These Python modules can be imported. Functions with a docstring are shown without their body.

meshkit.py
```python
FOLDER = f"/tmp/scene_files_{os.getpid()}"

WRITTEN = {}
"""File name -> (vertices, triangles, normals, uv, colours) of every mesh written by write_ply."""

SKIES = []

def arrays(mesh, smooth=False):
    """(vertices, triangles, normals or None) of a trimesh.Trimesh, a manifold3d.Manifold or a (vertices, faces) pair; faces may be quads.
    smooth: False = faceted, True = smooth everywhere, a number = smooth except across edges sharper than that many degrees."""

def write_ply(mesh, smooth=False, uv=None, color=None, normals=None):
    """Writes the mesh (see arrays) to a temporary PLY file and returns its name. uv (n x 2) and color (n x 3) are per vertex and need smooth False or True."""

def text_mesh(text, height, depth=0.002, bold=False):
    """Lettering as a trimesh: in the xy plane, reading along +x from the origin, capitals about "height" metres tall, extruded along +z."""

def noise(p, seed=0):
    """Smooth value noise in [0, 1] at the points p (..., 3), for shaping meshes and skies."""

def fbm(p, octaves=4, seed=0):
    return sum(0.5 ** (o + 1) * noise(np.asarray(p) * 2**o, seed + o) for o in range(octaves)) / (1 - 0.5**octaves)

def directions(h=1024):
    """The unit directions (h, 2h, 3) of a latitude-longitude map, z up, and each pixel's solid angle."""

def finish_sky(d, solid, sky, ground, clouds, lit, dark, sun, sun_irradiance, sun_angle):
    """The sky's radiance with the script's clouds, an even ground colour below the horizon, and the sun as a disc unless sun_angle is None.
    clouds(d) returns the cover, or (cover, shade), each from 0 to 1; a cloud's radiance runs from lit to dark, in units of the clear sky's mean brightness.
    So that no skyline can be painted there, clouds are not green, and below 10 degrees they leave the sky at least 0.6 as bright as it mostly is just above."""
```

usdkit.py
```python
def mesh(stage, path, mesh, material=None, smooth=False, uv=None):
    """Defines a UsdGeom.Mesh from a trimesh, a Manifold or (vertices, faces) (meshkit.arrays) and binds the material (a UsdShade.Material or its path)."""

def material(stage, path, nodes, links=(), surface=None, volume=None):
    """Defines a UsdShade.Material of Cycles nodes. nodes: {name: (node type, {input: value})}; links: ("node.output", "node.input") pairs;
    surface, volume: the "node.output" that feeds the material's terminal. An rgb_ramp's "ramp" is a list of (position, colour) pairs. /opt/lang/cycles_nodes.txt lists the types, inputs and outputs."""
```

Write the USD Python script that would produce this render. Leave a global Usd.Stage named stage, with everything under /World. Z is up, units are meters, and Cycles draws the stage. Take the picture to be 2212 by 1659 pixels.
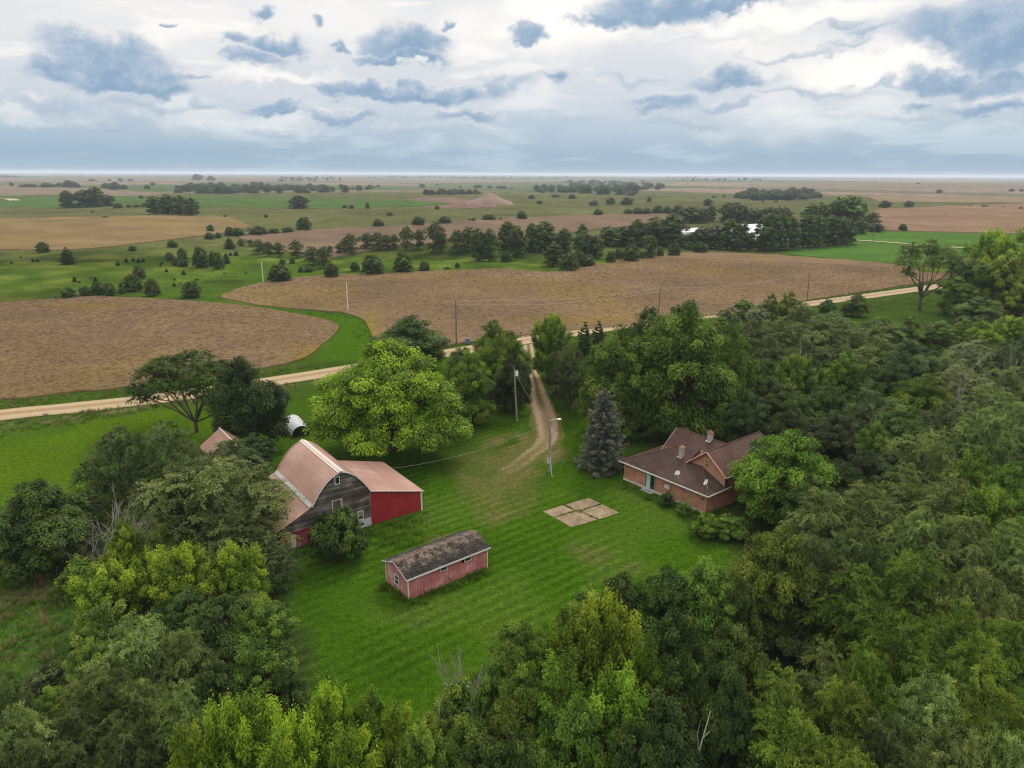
import math, random
import numpy as np
import trimesh
import usdkit, meshkit
from pxr import Usd, UsdGeom, UsdLux, UsdShade, Gf, Sdf, Vt

stage = Usd.Stage.CreateInMemory()
UsdGeom.SetStageUpAxis(stage, UsdGeom.Tokens.z)
UsdGeom.SetStageMetersPerUnit(stage, 1.0)
UsdGeom.Xform.Define(stage, '/World')
UsdGeom.Scope.Define(stage, '/World/Looks')

# ------------------------------------------------------------------ camera
EYE = np.array([0.0, 0.0, 36.0])
TILT, ROLL, FPX = math.radians(16.45), math.radians(0.26), 711.0   # pitch down, roll, focal length in pixels of a 1024 wide frame
ct, st, cr, sr = math.cos(TILT), math.sin(TILT), math.cos(ROLL), math.sin(ROLL)
AX, AF, AU = np.array([1, 0, 0.]), np.array([0, ct, -st]), np.array([0, st, ct])
RIGHT, UP = cr * AX + sr * AU, -sr * AX + cr * AU
cam = UsdGeom.Camera.Define(stage, '/World/camera')
cam.CreateFocalLengthAttr(36.0 * FPX / 1024)
cam.CreateHorizontalApertureAttr(36.0)
cam.CreateVerticalApertureAttr(27.0)
cam.CreateClippingRangeAttr(Gf.Vec2f(0.5, 200000.0))
cam.CreateExposureAttr(0.52)
m4 = np.eye(4)
m4[0, :3], m4[1, :3], m4[2, :3], m4[3, :3] = RIGHT, UP, -AF, EYE
cam.AddTransformOp().Set(Gf.Matrix4d(*m4.ravel().tolist()))

# ------------------------------------------------------------------ sky and sun
SUN_EL, SUN_AZ = math.radians(46), math.radians(20)                # azimuth from +y towards +x: behind the scene, a little to the right
SUN = np.array([math.sin(SUN_AZ) * math.cos(SUN_EL), math.cos(SUN_AZ) * math.cos(SUN_EL), math.sin(SUN_EL)])
SKY_STRENGTH = 0.066


def view_ray(X, Y):
    """Direction through a point of the photograph, measured on a 2212 x 1659 copy of it."""
    x, y = X * 1024 / 2212 - 512, Y * 1024 / 2212 - 384
    d = AF + RIGHT * (x / FPX) - UP * (y / FPX)
    return d / np.linalg.norm(d)


# clouds: (centre x, centre y, half width, half height, weight) of each cloud as seen from the yard, turned into bearings and elevations
CLOUDS = [(200, 105, 130, 40, 1.0), (250, 150, 160, 48, 1.0), (290, 185, 130, 25, 1.0), (120, 150, 90, 30, .9), (365, 33, 16, 9, .9), (560, 30, 34, 14, .9), (500, 75, 36, 24, .85), (590, 88, 68, 28, 1.0), (545, 125, 70, 18, .85),
          (677, 40, 18, 12, .9), (728, 112, 28, 11, .9), (880, 95, 100, 42, 1.0), (960, 95, 30, 22, .8), (980, 52, 18, 16, .9), (860, 130, 90, 12, 1.0), (800, 195, 130, 20, 1.0), (930, 200, 130, 22, 1.0), (1080, 175, 60, 34, .75), (1190, 165, 35, 17, .85),
          (580, 232, 70, 14, .9), (440, 225, 45, 18, .6), (720, 252, 90, 14, .75), (1010, 250, 70, 14, .8), (420, 155, 50, 8, .7), (1130, 60, 42, 22, .95), (1400, 20, 150, 38, 1.1), (1560, 0, 130, 20, 1.1), (1300, 40, 70, 22, .9),
          (1590, 165, 110, 24, .9), (1440, 215, 90, 22, .8), (1430, 235, 50, 14, .7), (1590, 222, 60, 14, .6), (2110, 40, 170, 60, 1.0), (2180, 100, 130, 55, 1.0), (2050, 170, 110, 26, 1.0), (2170, 170, 90, 30, 1.0), (2160, 232, 110, 18, .9), (1990, 232, 40, 16, .75),
          (1820, 60, 90, 14, .6), (100, 215, 130, 18, .5), (310, 228, 110, 14, .5), (1360, 168, 90, 10, .45), (1760, 196, 130, 10, .5), (1900, 178, 90, 9, .55), (1720, 118, 130, 9, .5), (1840, 100, 90, 7, .5), (900, 285, 160, 16, .35), (650, 290, 140, 14, .3), (1480, 262, 110, 14, .45), (1960, 262, 120, 12, .4), (1900, 75, 80, 16, .6), (60, 280, 90, 20, .35), (250, 265, 120, 20, .4), (1200, 260, 160, 26, .35), (1660, 260, 120, 30, .3)]
GLOWS = [(1850, 150, 150, 34, 1.0), (1960, 125, 60, 22, 1.0), (1660, 45, 180, 30, .9), (1190, 40, 110, 60, 1.0), (1020, 60, 90, 60, .6), (600, 165, 120, 14, .7), (720, 40, 160, 60, .5), (1270, 55, 140, 30, .9), (1830, 20, 120, 20, .8), (1650, 110, 140, 20, .5), (30, 235, 45, 22, .4), (430, 256, 70, 24, .35), (600, 268, 90, 20, .3), (1690, 250, 90, 44, .4), (1890, 232, 70, 26, .4), (1560, 285, 60, 14, .25), (300, 100, 260, 60, .25), (450, 30, 300, 40, .4)]


def make_sky():
    n, l = {}, []

    def math_(name, kind, a, b=0.0, c=0.0, clamp=False):
        n[name] = ('math', {'math_type': kind, 'use_clamp': clamp})
        for k, v in (('value1', a), ('value2', b), ('value3', c)):
            if isinstance(v, str):
                l.append((v, f'{name}.{k}'))
            else:
                n[name][1][k] = v
        return f'{name}.value'

    n['geo'] = ('texture_coordinate', {})
    D = 'geo.generated'
    n['sep'] = ('separate_xyz', {})
    l.append((D, 'sep.vector'))
    az = math_('az', 'arctan2', 'sep.x', 'sep.y')
    el = math_('el', 'arcsine', 'sep.z')
    n['ae'] = ('combine_xyz', {})
    l.extend([(az, 'ae.x'), (el, 'ae.y')])
    # warped coordinates: billows
    n['wmap'] = ('mapping', {'scale': (1.0, 1.35, 1.0)})
    n['w1'] = ('noise_texture', {'dimensions': '2D', 'scale': 15.0, 'detail': 6.0, 'roughness': 0.58})
    n['w1s'] = ('vector_math', {'math_type': 'subtract', 'vector2': (0.5, 0.5, 0.5)})
    n['w1m'] = ('vector_math', {'math_type': 'multiply', 'vector2': (0.085, 0.055, 0.0)})
    n['wp'] = ('vector_math', {'math_type': 'add'})
    l.extend([('ae.vector', 'wmap.vector'), ('wmap.vector', 'w1.vector'), ('w1.color', 'w1s.vector1'), ('w1s.vector', 'w1m.vector1'), ('ae.vector', 'wp.vector1'), ('w1m.vector', 'wp.vector2')])

    def blobs(tag, rows, soft, hard):
        out = num = den = None
        for i, (X, Y, rx, ry, wt) in enumerate(rows):
            def ae(x, y):
                d = view_ray(x, y)
                return np.array([math.atan2(d[0], d[1]), math.asin(d[2])])
            c, sx, sy = ae(X, Y), np.linalg.norm(ae(X + rx, Y) - ae(X - rx, Y)) / 2, np.linalg.norm(ae(X, Y + ry) - ae(X, Y - ry)) / 2
            n[f'{tag}m{i}'] = ('mapping', {'location': (-c[0] / sx, -c[1] / sy, 0), 'scale': (1 / sx, 1 / sy, 0)})
            n[f'{tag}l{i}'] = ('vector_math', {'math_type': 'length'})
            n[f'{tag}r{i}'] = ('map_range', {'range_type': 'smoothstep', 'from_min': soft, 'from_max': hard, 'to_min': 0.0, 'to_max': wt, 'clamp': True})
            l.extend([('wp.vector', f'{tag}m{i}.vector'), (f'{tag}m{i}.vector', f'{tag}l{i}.vector1'), (f'{tag}l{i}.value', f'{tag}r{i}.value')])
            out = f'{tag}r{i}.result' if out is None else math_(f'{tag}x{i}', 'maximum', out, f'{tag}r{i}.result')
            if tag == 'c':
                n[f'{tag}d{i}'] = ('vector_math', {'math_type': 'dot_product', 'vector2': (0, 1, 0)})
                l.append((f'{tag}m{i}.vector', f'{tag}d{i}.vector1'))
                num = math_(f'{tag}hn{i}', 'multiply_add', f'{tag}d{i}.value', f'{tag}r{i}.result', num if num else 0.0)
                den = math_(f'{tag}hd{i}', 'add', f'{tag}r{i}.result', den if den else 0.001)
        if tag == 'c':
            return out, math_('cheight', 'divide', num, den)
        return out

    cover, height = blobs('c', CLOUDS, 1.6, 0.3)
    glow = blobs('g', GLOWS, 1.9, 0.2)
    # broken cloud over the rest of the sky, the same kind as in view
    n['gm'] = ('mapping', {'scale': (2.2, 6.0, 1.0)})
    n['gn'] = ('noise_texture', {'dimensions': '2D', 'scale': 1.6, 'detail': 4.0, 'roughness': 0.55})
    l.extend([('wp.vector', 'gm.vector'), ('gm.vector', 'gn.vector')])
    n['gr'] = ('map_range', {'range_type': 'smoothstep', 'from_min': 0.50, 'from_max': 0.75, 'to_min': 0.0, 'to_max': 0.55, 'clamp': True})
    n['ge'] = ('map_range', {'range_type': 'smoothstep', 'from_min': 0.16, 'from_max': 0.34, 'to_min': 0.28, 'to_max': 1.0, 'clamp': True})
    l.extend([('gn.fac', 'gr.value'), (el, 'ge.value')])
    general = math_('gg', 'multiply', 'gr.result', 'ge.result')
    cover = math_('call', 'maximum', cover, general)
    # thin high veil, streaky, and soft far-off cumulus banks low down
    n['vm'] = ('mapping', {'scale': (3.0, 16.0, 1.0), 'rotation': (0, 0, 0.12)})
    n['vn'] = ('noise_texture', {'dimensions': '2D', 'scale': 1.5, 'detail': 4.0, 'roughness': 0.6, 'distortion': 0.3})
    l.extend([('ae.vector', 'vm.vector'), ('vm.vector', 'vn.vector')])
    n['lr'] = ('map_range', {'range_type': 'smoothstep', 'from_min': 0.42, 'from_max': 0.66, 'to_min': 0.0, 'to_max': 1.0, 'clamp': True})
    l.append(('vn.fac', 'lr.value'))
    # base: the clear sky, veiled; whiter higher up, blue grey along the horizon
    n['sky'] = ('sky_texture', {'sky_type': 'single_scattering', 'sun_disc': False, 'sun_elevation': SUN_EL, 'sun_rotation': SUN_AZ, 'altitude': 400.0, 'air_density': 1.0, 'aerosol_density': 1.0, 'ozone_density': 1.0})
    n['er'] = ('rgb_ramp', {'ramp': [(0.0, (3.5, 4.9, 6.2)), (0.025, (3.6, 5.1, 6.5)), (0.055, (5.2, 6.3, 7.3)), (0.09, (7.0, 7.5, 8.1)), (0.15, (8.3, 8.4, 8.6)), (0.24, (9.0, 9.0, 9.0)), (0.5, (11.0, 10.9, 10.7)), (1.0, (14.5, 14.3, 13.8))]})
    n['ers'] = ('math', {'math_type': 'multiply', 'value2': 1.0})
    l.extend([(el, 'ers.value1'), ('ers.value', 'er.fac')])
    n['b1'] = ('mix_color', {'fac': 0.95, 'use_clamp': True, 'blend_type': 'mix'})
    l.extend([('sky.color', 'b1.a'), ('er.color', 'b1.b')])
    n['lo'] = ('rgb_ramp', {'ramp': [(0.0, (.97, .98, 1.0)), (0.5, (1.0, 1.0, 1.0)), (1.0, (1.22, 1.17, 1.12))]})
    l.append(('lr.result', 'lo.fac'))
    n['b2'] = ('mix_color', {'fac': 1.0, 'blend_type': 'multiply', 'use_clamp': True})
    l.extend([('b1.result', 'b2.a'), ('lo.color', 'b2.b')])
    # where the veil thins before the sun
    n['b3'] = ('mix_color', {'b': (12.4, 11.7, 10.8), 'use_clamp': True})
    l.extend([('b2.result', 'b3.a'), (math_('glk', 'multiply', glow, 0.85), 'b3.fac')])
    # clouds, lit from behind: bright rim, blue grey body
    n['cn'] = ('noise_texture', {'dimensions': '2D', 'scale': 30.0, 'detail': 4.0, 'roughness': 0.6})
    l.append(('wmap.vector', 'cn.vector'))
    cn = math_('cfine', 'subtract', 'cn.fac', 0.5)
    n['cc'] = ('rgb_ramp', {'ramp': [(0.0, (2.5, 3.9, 5.7)), (0.3, (3.1, 4.5, 6.2)), (0.55, (4.5, 5.6, 7.0)), (0.8, (6.8, 7.3, 8.0)), (1.0, (8.9, 8.8, 8.8))]})
    tone = math_('ct1', 'multiply_add', height, 0.34, 0.40)                      # dark flat base, paler top
    tone = math_('ct2', 'multiply_add', cn, 0.9, tone)
    tone = math_('ct3', 'multiply_add', math_('ct4', 'subtract', 1.0, cover), 0.35, tone)
    l.append((tone, 'cc.fac'))
    n['ca'] = ('map_range', {'range_type': 'smoothstep', 'from_min': 0.04, 'from_max': 0.85, 'to_min': 0.0, 'to_max': 0.96, 'clamp': True})
    l.append((math_('cv', 'multiply_add', cn, 0.7, cover), 'ca.value'))
    n['out'] = ('mix_color', {'use_clamp': True})
    l.extend([('b3.result', 'out.a'), ('cc.color', 'out.b'), ('ca.result', 'out.fac')])
    n['bg'] = ('background_shader', {'strength': SKY_STRENGTH})
    l.append(('out.result', 'bg.color'))
    return usdkit.material(stage, '/World/Looks/sky_look', n, l, surface='bg.background')


dome = UsdLux.DomeLight.Define(stage, '/World/sky')
UsdShade.MaterialBindingAPI.Apply(dome.GetPrim()).Bind(make_sky())
dome.GetPrim().SetCustomDataByKey('kind', 'structure')
dome.GetPrim().SetCustomDataByKey('label', 'broken grey blue cloud over a pale bright sky')
dome.GetPrim().SetCustomDataByKey('category', 'sky')
sun = UsdLux.DistantLight.Define(stage, '/World/sun')
sun.CreateIntensityAttr(0.4)
sun.CreateAngleAttr(18.0)
sun.CreateNormalizeAttr(True)
sun.CreateColorAttr(Gf.Vec3f(1.0, 0.95, 0.88))
z = SUN
x = np.cross([0, 0, 1.0], z); x /= np.linalg.norm(x)
y = np.cross(z, x)
ms = np.eye(4); ms[0, :3], ms[1, :3], ms[2, :3] = x, y, z
sun.AddTransformOp().Set(Gf.Matrix4d(*ms.ravel().tolist()))

# ------------------------------------------------------------------ helpers
RNG = np.random.default_rng(7)
WHITE = (1, 1, 1)


def look(name, nodes, links, surface='p.BSDF'):
    return usdkit.material(stage, '/World/Looks/' + name, nodes, links, surface=surface)


def plain(name, color, rough=0.8, metal=0.0, vary=0.12, scale=3.0, spec=0.3, stretch=(1, 1, 1), bump=0.0):
    """A worn surface: the colour with blotches of vary strength."""
    n = {'g': ('texture_coordinate', {}), 'm': ('mapping', {'scale': stretch}), 'n': ('noise_texture', {'scale': scale, 'detail': 4.0, 'roughness': 0.6}),
         'r': ('rgb_ramp', {'ramp': [(0.3, tuple(c * (1 - vary) for c in color)), (0.7, tuple(min(1, c * (1 + vary)) for c in color))]}),
         'p': ('principled_bsdf', {'roughness': rough, 'metallic': metal, 'specular_ior_level': spec})}
    l = [('g.object', 'm.vector'), ('m.vector', 'n.vector'), ('n.fac', 'r.fac'), ('r.color', 'p.base_color')]
    if bump:
        n['b'] = ('bump', {'strength': bump, 'distance': 0.05})
        l += [('n.fac', 'b.height'), ('b.normal', 'p.normal')]
    return look(name, n, l)


taken = {}


def path_for(name, parent='/World'):
    k = taken.get((parent, name), 0)
    taken[(parent, name)] = k + 1
    return f'{parent}/{name}' if k == 0 else f'{parent}/{name}_{k:03d}'


def tag(prim, label=None, category=None, group=None, kind=None):
    for k, v in (('label', label), ('category', category), ('group', group), ('kind', kind)):
        if v:
            prim.SetCustomDataByKey(k, v)
    return prim


def thing(name, loc, rotz=0.0, label=None, category=None, group=None, kind=None):
    x = UsdGeom.Xform.Define(stage, path_for(name))
    x.AddTranslateOp().Set(Gf.Vec3d(*map(float, loc)))
    if rotz:
        x.AddRotateZOp().Set(float(math.degrees(rotz)))
    tag(x.GetPrim(), label, category, group, kind)
    return str(x.GetPath())


def part(name, mesh, material, parent='/World', smooth=False, label=None, kind=None, category=None, group=None):
    if isinstance(mesh, list):
        mesh = trimesh.util.concatenate(mesh)
    m = usdkit.mesh(stage, path_for(name, parent), mesh, material, smooth=smooth)
    tag(m.GetPrim(), label, category, group, kind)
    return str(m.GetPath())


def primvar(path, name, data, kind='float'):
    api = UsdGeom.PrimvarsAPI(stage.GetPrimAtPath(path))
    if kind == 'float':
        api.CreatePrimvar(name, Sdf.ValueTypeNames.FloatArray, 'vertex').Set(Vt.FloatArray.FromNumpy(np.asarray(data, np.float32)))
    else:
        api.CreatePrimvar(name, Sdf.ValueTypeNames.Color3fArray, 'vertex').Set(Vt.Vec3fArray.FromNumpy(np.asarray(data, np.float32)))


def box(x0, x1, y0, y1, z0, z1):
    b = trimesh.creation.box([x1 - x0, y1 - y0, z1 - z0])
    b.apply_translation([(x0 + x1) / 2, (y0 + y1) / 2, (z0 + z1) / 2])
    return b


def tube(points, radii, sides=6):
    p = np.asarray(points, float)
    t = np.gradient(p, axis=0)
    t /= np.linalg.norm(t, axis=1, keepdims=True) + 1e-12
    ref = np.where(np.abs(t[:, 2:]) < 0.9, [0, 0, 1.0], [1.0, 0, 0])
    a = np.cross(t, ref); a /= np.linalg.norm(a, axis=1, keepdims=True) + 1e-12
    b = np.cross(t, a)
    an = np.arange(sides) * 2 * np.pi / sides
    v = p[:, None] + np.broadcast_to(radii, (len(p),))[:, None, None] * (np.cos(an)[None, :, None] * a[:, None] + np.sin(an)[None, :, None] * b[:, None])
    i, j = np.meshgrid(np.arange(len(p) - 1), np.arange(sides), indexing='ij')
    q = np.stack([i * sides + j, i * sides + (j + 1) % sides, (i + 1) * sides + (j + 1) % sides, (i + 1) * sides + j], -1).reshape(-1, 4)
    f = np.vstack([q[:, [0, 1, 2]], q[:, [0, 2, 3]]])
    n = len(v.reshape(-1, 3))
    e = [[n - sides, n - sides + k, n - sides + k + 1] for k in range(1, sides - 1)] + [[0, k + 1, k] for k in range(1, sides - 1)]
    return trimesh.Trimesh(v.reshape(-1, 3), np.vstack([f, e]), process=False)


def slab(poly, thick):
    """A flat polygon given by its 3D corners, thickened downwards (against its normal)."""
    p = np.asarray(poly, float)
    n = np.cross(p[1] - p[0], p[2] - p[0]); n /= np.linalg.norm(n)
    if n[2] < 0:
        p, n = p[::-1], -n
    k = len(p)
    v = np.vstack([p, p - n * thick])
    f = [[0, i, i + 1] for i in range(1, k - 1)] + [[k, k + i + 1, k + i] for i in range(1, k - 1)]
    for i in range(k):
        j = (i + 1) % k
        f += [[i, k + i, k + j], [i, k + j, j]]
    return trimesh.Trimesh(v, np.array(f), process=False)


def prism(poly, y0, y1):
    """A polygon in x, z extruded along y."""
    p = np.asarray(poly, float)
    area = 0.5 * np.sum(p[:, 0] * np.roll(p[:, 1], -1) - np.roll(p[:, 0], -1) * p[:, 1])
    if area < 0:
        p = p[::-1]
    import shapely.geometry as sg
    m = trimesh.creation.extrude_polygon(sg.Polygon(p), y1 - y0, engine='earcut')
    v = np.array(m.vertices)
    m.vertices = np.column_stack([v[:, 0], y1 - v[:, 2], v[:, 1]])
    return m


def smoothstep(a, b, x):
    t = np.clip((np.asarray(x, float) - a) / (b - a), 0, 1)
    return t * t * (3 - 2 * t)


# ------------------------------------------------------------------ terrain
ROAD_DIR = np.array([math.cos(math.radians(32.0)), math.sin(math.radians(32.0))])
ROAD_P = np.array([21.7, 168.8])


def flat_at(X, Y, z=0.0):
    d = view_ray(X, Y)
    return EYE + d * ((z - EYE[2]) / d[2])


GULLY = np.array([flat_at(*p)[:2] for p in [(425, 640), (440, 610), (520, 590), (600, 585), (680, 575), (760, 565), (860, 562), (960, 560), (1080, 565), (1180, 565), (1280, 555), (1400, 540)]])


def seg_dist(p, line):
    best = np.full(len(p), 1e9)
    for a, b in zip(line[:-1], line[1:]):
        ab = b - a
        t = np.clip(((p - a) @ ab) / (ab @ ab), 0, 1)
        best = np.minimum(best, np.linalg.norm(p - a - t[:, None] * ab, axis=1))
    return best


def terrain(x, y):
    x, y = np.atleast_1d(np.asarray(x, float)), np.atleast_1d(np.asarray(y, float))
    d = np.hypot(x, y)
    off = (x - ROAD_P[0]) * -ROAD_DIR[1] + (y - ROAD_P[1]) * ROAD_DIR[0]       # distance beyond the road
    w = smoothstep(95, 210, off) * smoothstep(200, 300, d)
    p = np.stack([x, y, 0 * x], -1)
    h = 9.0 * (meshkit.fbm(p / 95.0 + 3.3, 3, 5) - 0.5) + 1.5
    far = smoothstep(700, 2500, d)
    h = h * (1 - 0.6 * far) + far * 26.0 * (meshkit.fbm(p / 1500.0 + 9.1, 3, 11) - 0.55)
    near = d < 900
    if near.any():
        g = seg_dist(np.stack([x, y], -1)[near], GULLY)
        h[near] -= 5.0 * np.exp(-(g / 26.0) ** 2)
    return w * h


def hit(X, Y):
    """The point of the terrain seen at (X, Y) of the photograph."""
    d = view_ray(X, Y)
    if d[2] >= -1e-4:
        d = d.copy(); d[2] = -1e-4
    r = np.geomspace(20, 60000, 1500)
    p = EYE + d * r[:, None]
    under = p[:, 2] < terrain(p[:, 0], p[:, 1])
    k = int(np.argmax(under)) if under.any() else len(r) - 1
    lo, hi = r[max(k - 1, 0)], r[k]
    for _ in range(18):
        m = (lo + hi) / 2
        q = EYE + d * m
        if q[2] < terrain(q[0], q[1])[0]:
            hi = m
        else:
            lo = m
    return EYE + d * hi


def to_photo(p):
    q = np.asarray(p, float) - EYE
    f = q @ AF
    f = np.where(f > 0.5, f, np.nan)
    return np.stack([(q @ RIGHT / f * FPX + 512) * 2212 / 1024, (384 - q @ UP / f * FPX) * 2212 / 1024], -1)


def depth_of(p):
    return float((np.asarray(p) - EYE) @ AF)


# one sheet of ground out to the horizon, finest where the camera looks
az = np.concatenate([np.arange(-180, -47, 7.0), np.arange(-47, 47.01, 0.2), np.arange(54, 180, 7.0)])
rad = np.concatenate([[4, 9, 15, 20], np.geomspace(24, 900, 310), np.geomspace(900, 45000, 120)[1:]])
AZ, RAD = np.meshgrid(np.radians(az), rad, indexing='ij')
GX, GY = RAD * np.sin(AZ), RAD * np.cos(AZ)
GZ = terrain(GX.ravel(), GY.ravel()).reshape(GX.shape)
NA, NR = GX.shape
P3 = np.stack([GX, GY, GZ], -1).reshape(-1, 3)
IDX = np.arange(NA * NR).reshape(NA, NR)
ia, ir = np.meshgrid(np.arange(NA), np.arange(NR - 1), indexing='ij')
QUADS = np.stack([IDX[ia, ir], IDX[ia, ir + 1], IDX[(ia + 1) % NA, ir + 1], IDX[(ia + 1) % NA, ir]], -1).reshape(-1, 4)
CENT = P3[QUADS].mean(1)
CPH = to_photo(CENT)
VPH = to_photo(P3)

import shapely
from shapely.geometry import Polygon


def inside(poly, pts):
    ok = np.isfinite(pts[:, 0])
    out = np.zeros(len(pts), bool)
    out[ok] = shapely.contains_xy(Polygon(poly), pts[ok, 0], pts[ok, 1])
    return out


# what grows where: (name, label, outline in the photograph, colour, height of the growth)
TAN, BROWN, PINK, GREEN = (0.180, 0.122, 0.070), (0.165, 0.115, 0.07), (0.175, 0.138, 0.092), (0.068, 0.112, 0.028)
FIELDS = [
    ('crop_field', 'ripening tan crop field left of the grass waterway, beyond the dirt road', [(-700, 715), (-700, 1015), (0, 866), (160, 849), (300, 834), (470, 811), (613, 789), (660, 775), (700, 745), (728, 718), (737, 704), (700, 690), (600, 672), (520, 660), (440, 653), (300, 645), (200, 641), (0, 656)], TAN, 0.3),
    ('crop_field', 'large tan crop field with bare poles behind the yard trees', [(466, 643), (520, 622), (580, 608), (640, 600), (760, 594), (900, 588), (1000, 584), (1075, 581), (1130, 585), (1180, 589), (1230, 586), (1340, 562), (1420, 550), (1490, 546), (1560, 546), (1640, 549), (1800, 560), (1945, 572), (1990, 590), (2100, 592), (1990, 611), (1900, 626), (1750, 648), (1640, 666), (1500, 688), (1320, 708), (1180, 720), (1100, 728), (1000, 742), (960, 748), (880, 760), (815, 760), (802, 720), (787, 690), (740, 675), (640, 668), (560, 660)], TAN, 0.3),
    ('crop_field', 'ochre crop field on the hill above the green pasture', [(-700, 500), (-700, 560), (0, 540), (133, 541), (220, 536), (333, 522), (466, 507), (545, 491), (500, 470), (400, 466), (250, 468), (0, 472)], (0.185, 0.132, 0.062), 0.4),
    ('crop_field', 'reddish brown crop strip behind the long grove of trees', [(505, 513), (560, 508), (740, 493), (900, 487), (1000, 478), (1150, 470), (1300, 464), (1440, 462), (1440, 475), (1350, 490), (1200, 507), (1000, 520), (800, 542), (700, 562), (650, 556), (600, 536)], (0.16, 0.112, 0.074), 0.6),
    ('crop_field', 'brown crop field behind the farmstead trees on the right', [(1890, 452), (1990, 448), (2212, 440), (3000, 430), (3000, 520), (2212, 506), (2085, 503), (1960, 500), (1905, 497), (1885, 470)], (0.2, 0.13, 0.08), 0.6),
    ('hay_field', 'bright green mown meadow right of the farmstead trees', [(1672, 545), (1830, 530), (1850, 501), (1960, 500), (2090, 504), (2300, 508), (2500, 560), (2080, 562), (1990, 571), (1940, 571), (1800, 559)], (0.06, 0.125, 0.02), 0.1),
    ('hay_field', 'long light green field below the far tree clumps', [(-700, 424), (-700, 447), (0, 447), (150, 449), (300, 446), (600, 449), (740, 451), (950, 445), (985, 440), (880, 432), (737, 431), (600, 425), (430, 423), (240, 424), (0, 423)], GREEN, 0.2),
    ('crop_field', 'pale tan strip with a row of small far trees on the left', [(-700, 404), (-700, 421), (0, 423), (250, 424), (370, 423), (280, 412), (200, 406), (0, 404)], PINK, 0.6),
    ('crop_field', 'pinkish far field along the left horizon', [(-900, 383), (-900, 393), (0, 393), (600, 392), (737, 391), (737, 387), (400, 385), (0, 383)], PINK, 0.6),
    ('crop_field', 'pinkish far field before the long dark wood', [(737, 388), (737, 395), (900, 397), (1220, 393), (1220, 390), (900, 387)], PINK, 0.6),
    ('crop_field', 'broad pinkish field along the right horizon', [(1600, 398), (1700, 393), (3000, 394), (3000, 406), (1900, 406), (1650, 405)], PINK, 0.6),
    ('crop_field', 'tan strip beyond the two round trees on the right', [(1870, 425), (3000, 424), (3000, 440), (1900, 437)], (0.2, 0.15, 0.09), 0.6),
    ('bare_soil', 'dug up brown earth of the far gravel pit', [(830, 436), (900, 427), (1000, 428), (1085, 437), (1075, 447), (985, 452), (880, 445)], (0.17, 0.11, 0.085), 0.3),
]

# the ground's own colours
xy = P3[:, :2]
dist = np.hypot(xy[:, 0], xy[:, 1])
n1 = meshkit.fbm(P3 * [1 / 60.0, 1 / 60.0, 0] + 2.0, 4, 21)
n2 = meshkit.fbm(P3 * [1 / 9.0, 1 / 9.0, 0] + 5.0, 3, 22)
n3 = meshkit.fbm(P3 * [1 / 2.5, 1 / 2.5, 0] + 1.0, 2, 23)
base = np.empty((len(P3), 3))
LAWN, ROUGH, PASTURE, OLIVE = np.array([0.041, 0.094, 0.0040]), np.array([0.045, 0.080, 0.010]), np.array([0.052, 0.088, 0.011]), np.array([0.095, 0.098, 0.036])
base[:] = ROUGH
far = smoothstep(330, 420, dist)[:, None]
past = PASTURE * (0.7 + 1.4 * (n1[:, None] - 0.3) + 0.7 * (n2[:, None] - .5)) + np.array([0.025, 0.004, 0.004]) * smoothstep(.5, .7, n2)[:, None]
oliv = OLIVE * (0.7 + 0.6 * n1[:, None])
base = base * 1.0
bey = smoothstep(6, 16, (xy - ROAD_P) @ np.array([-ROAD_DIR[1], ROAD_DIR[0]]))[:, None]
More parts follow.
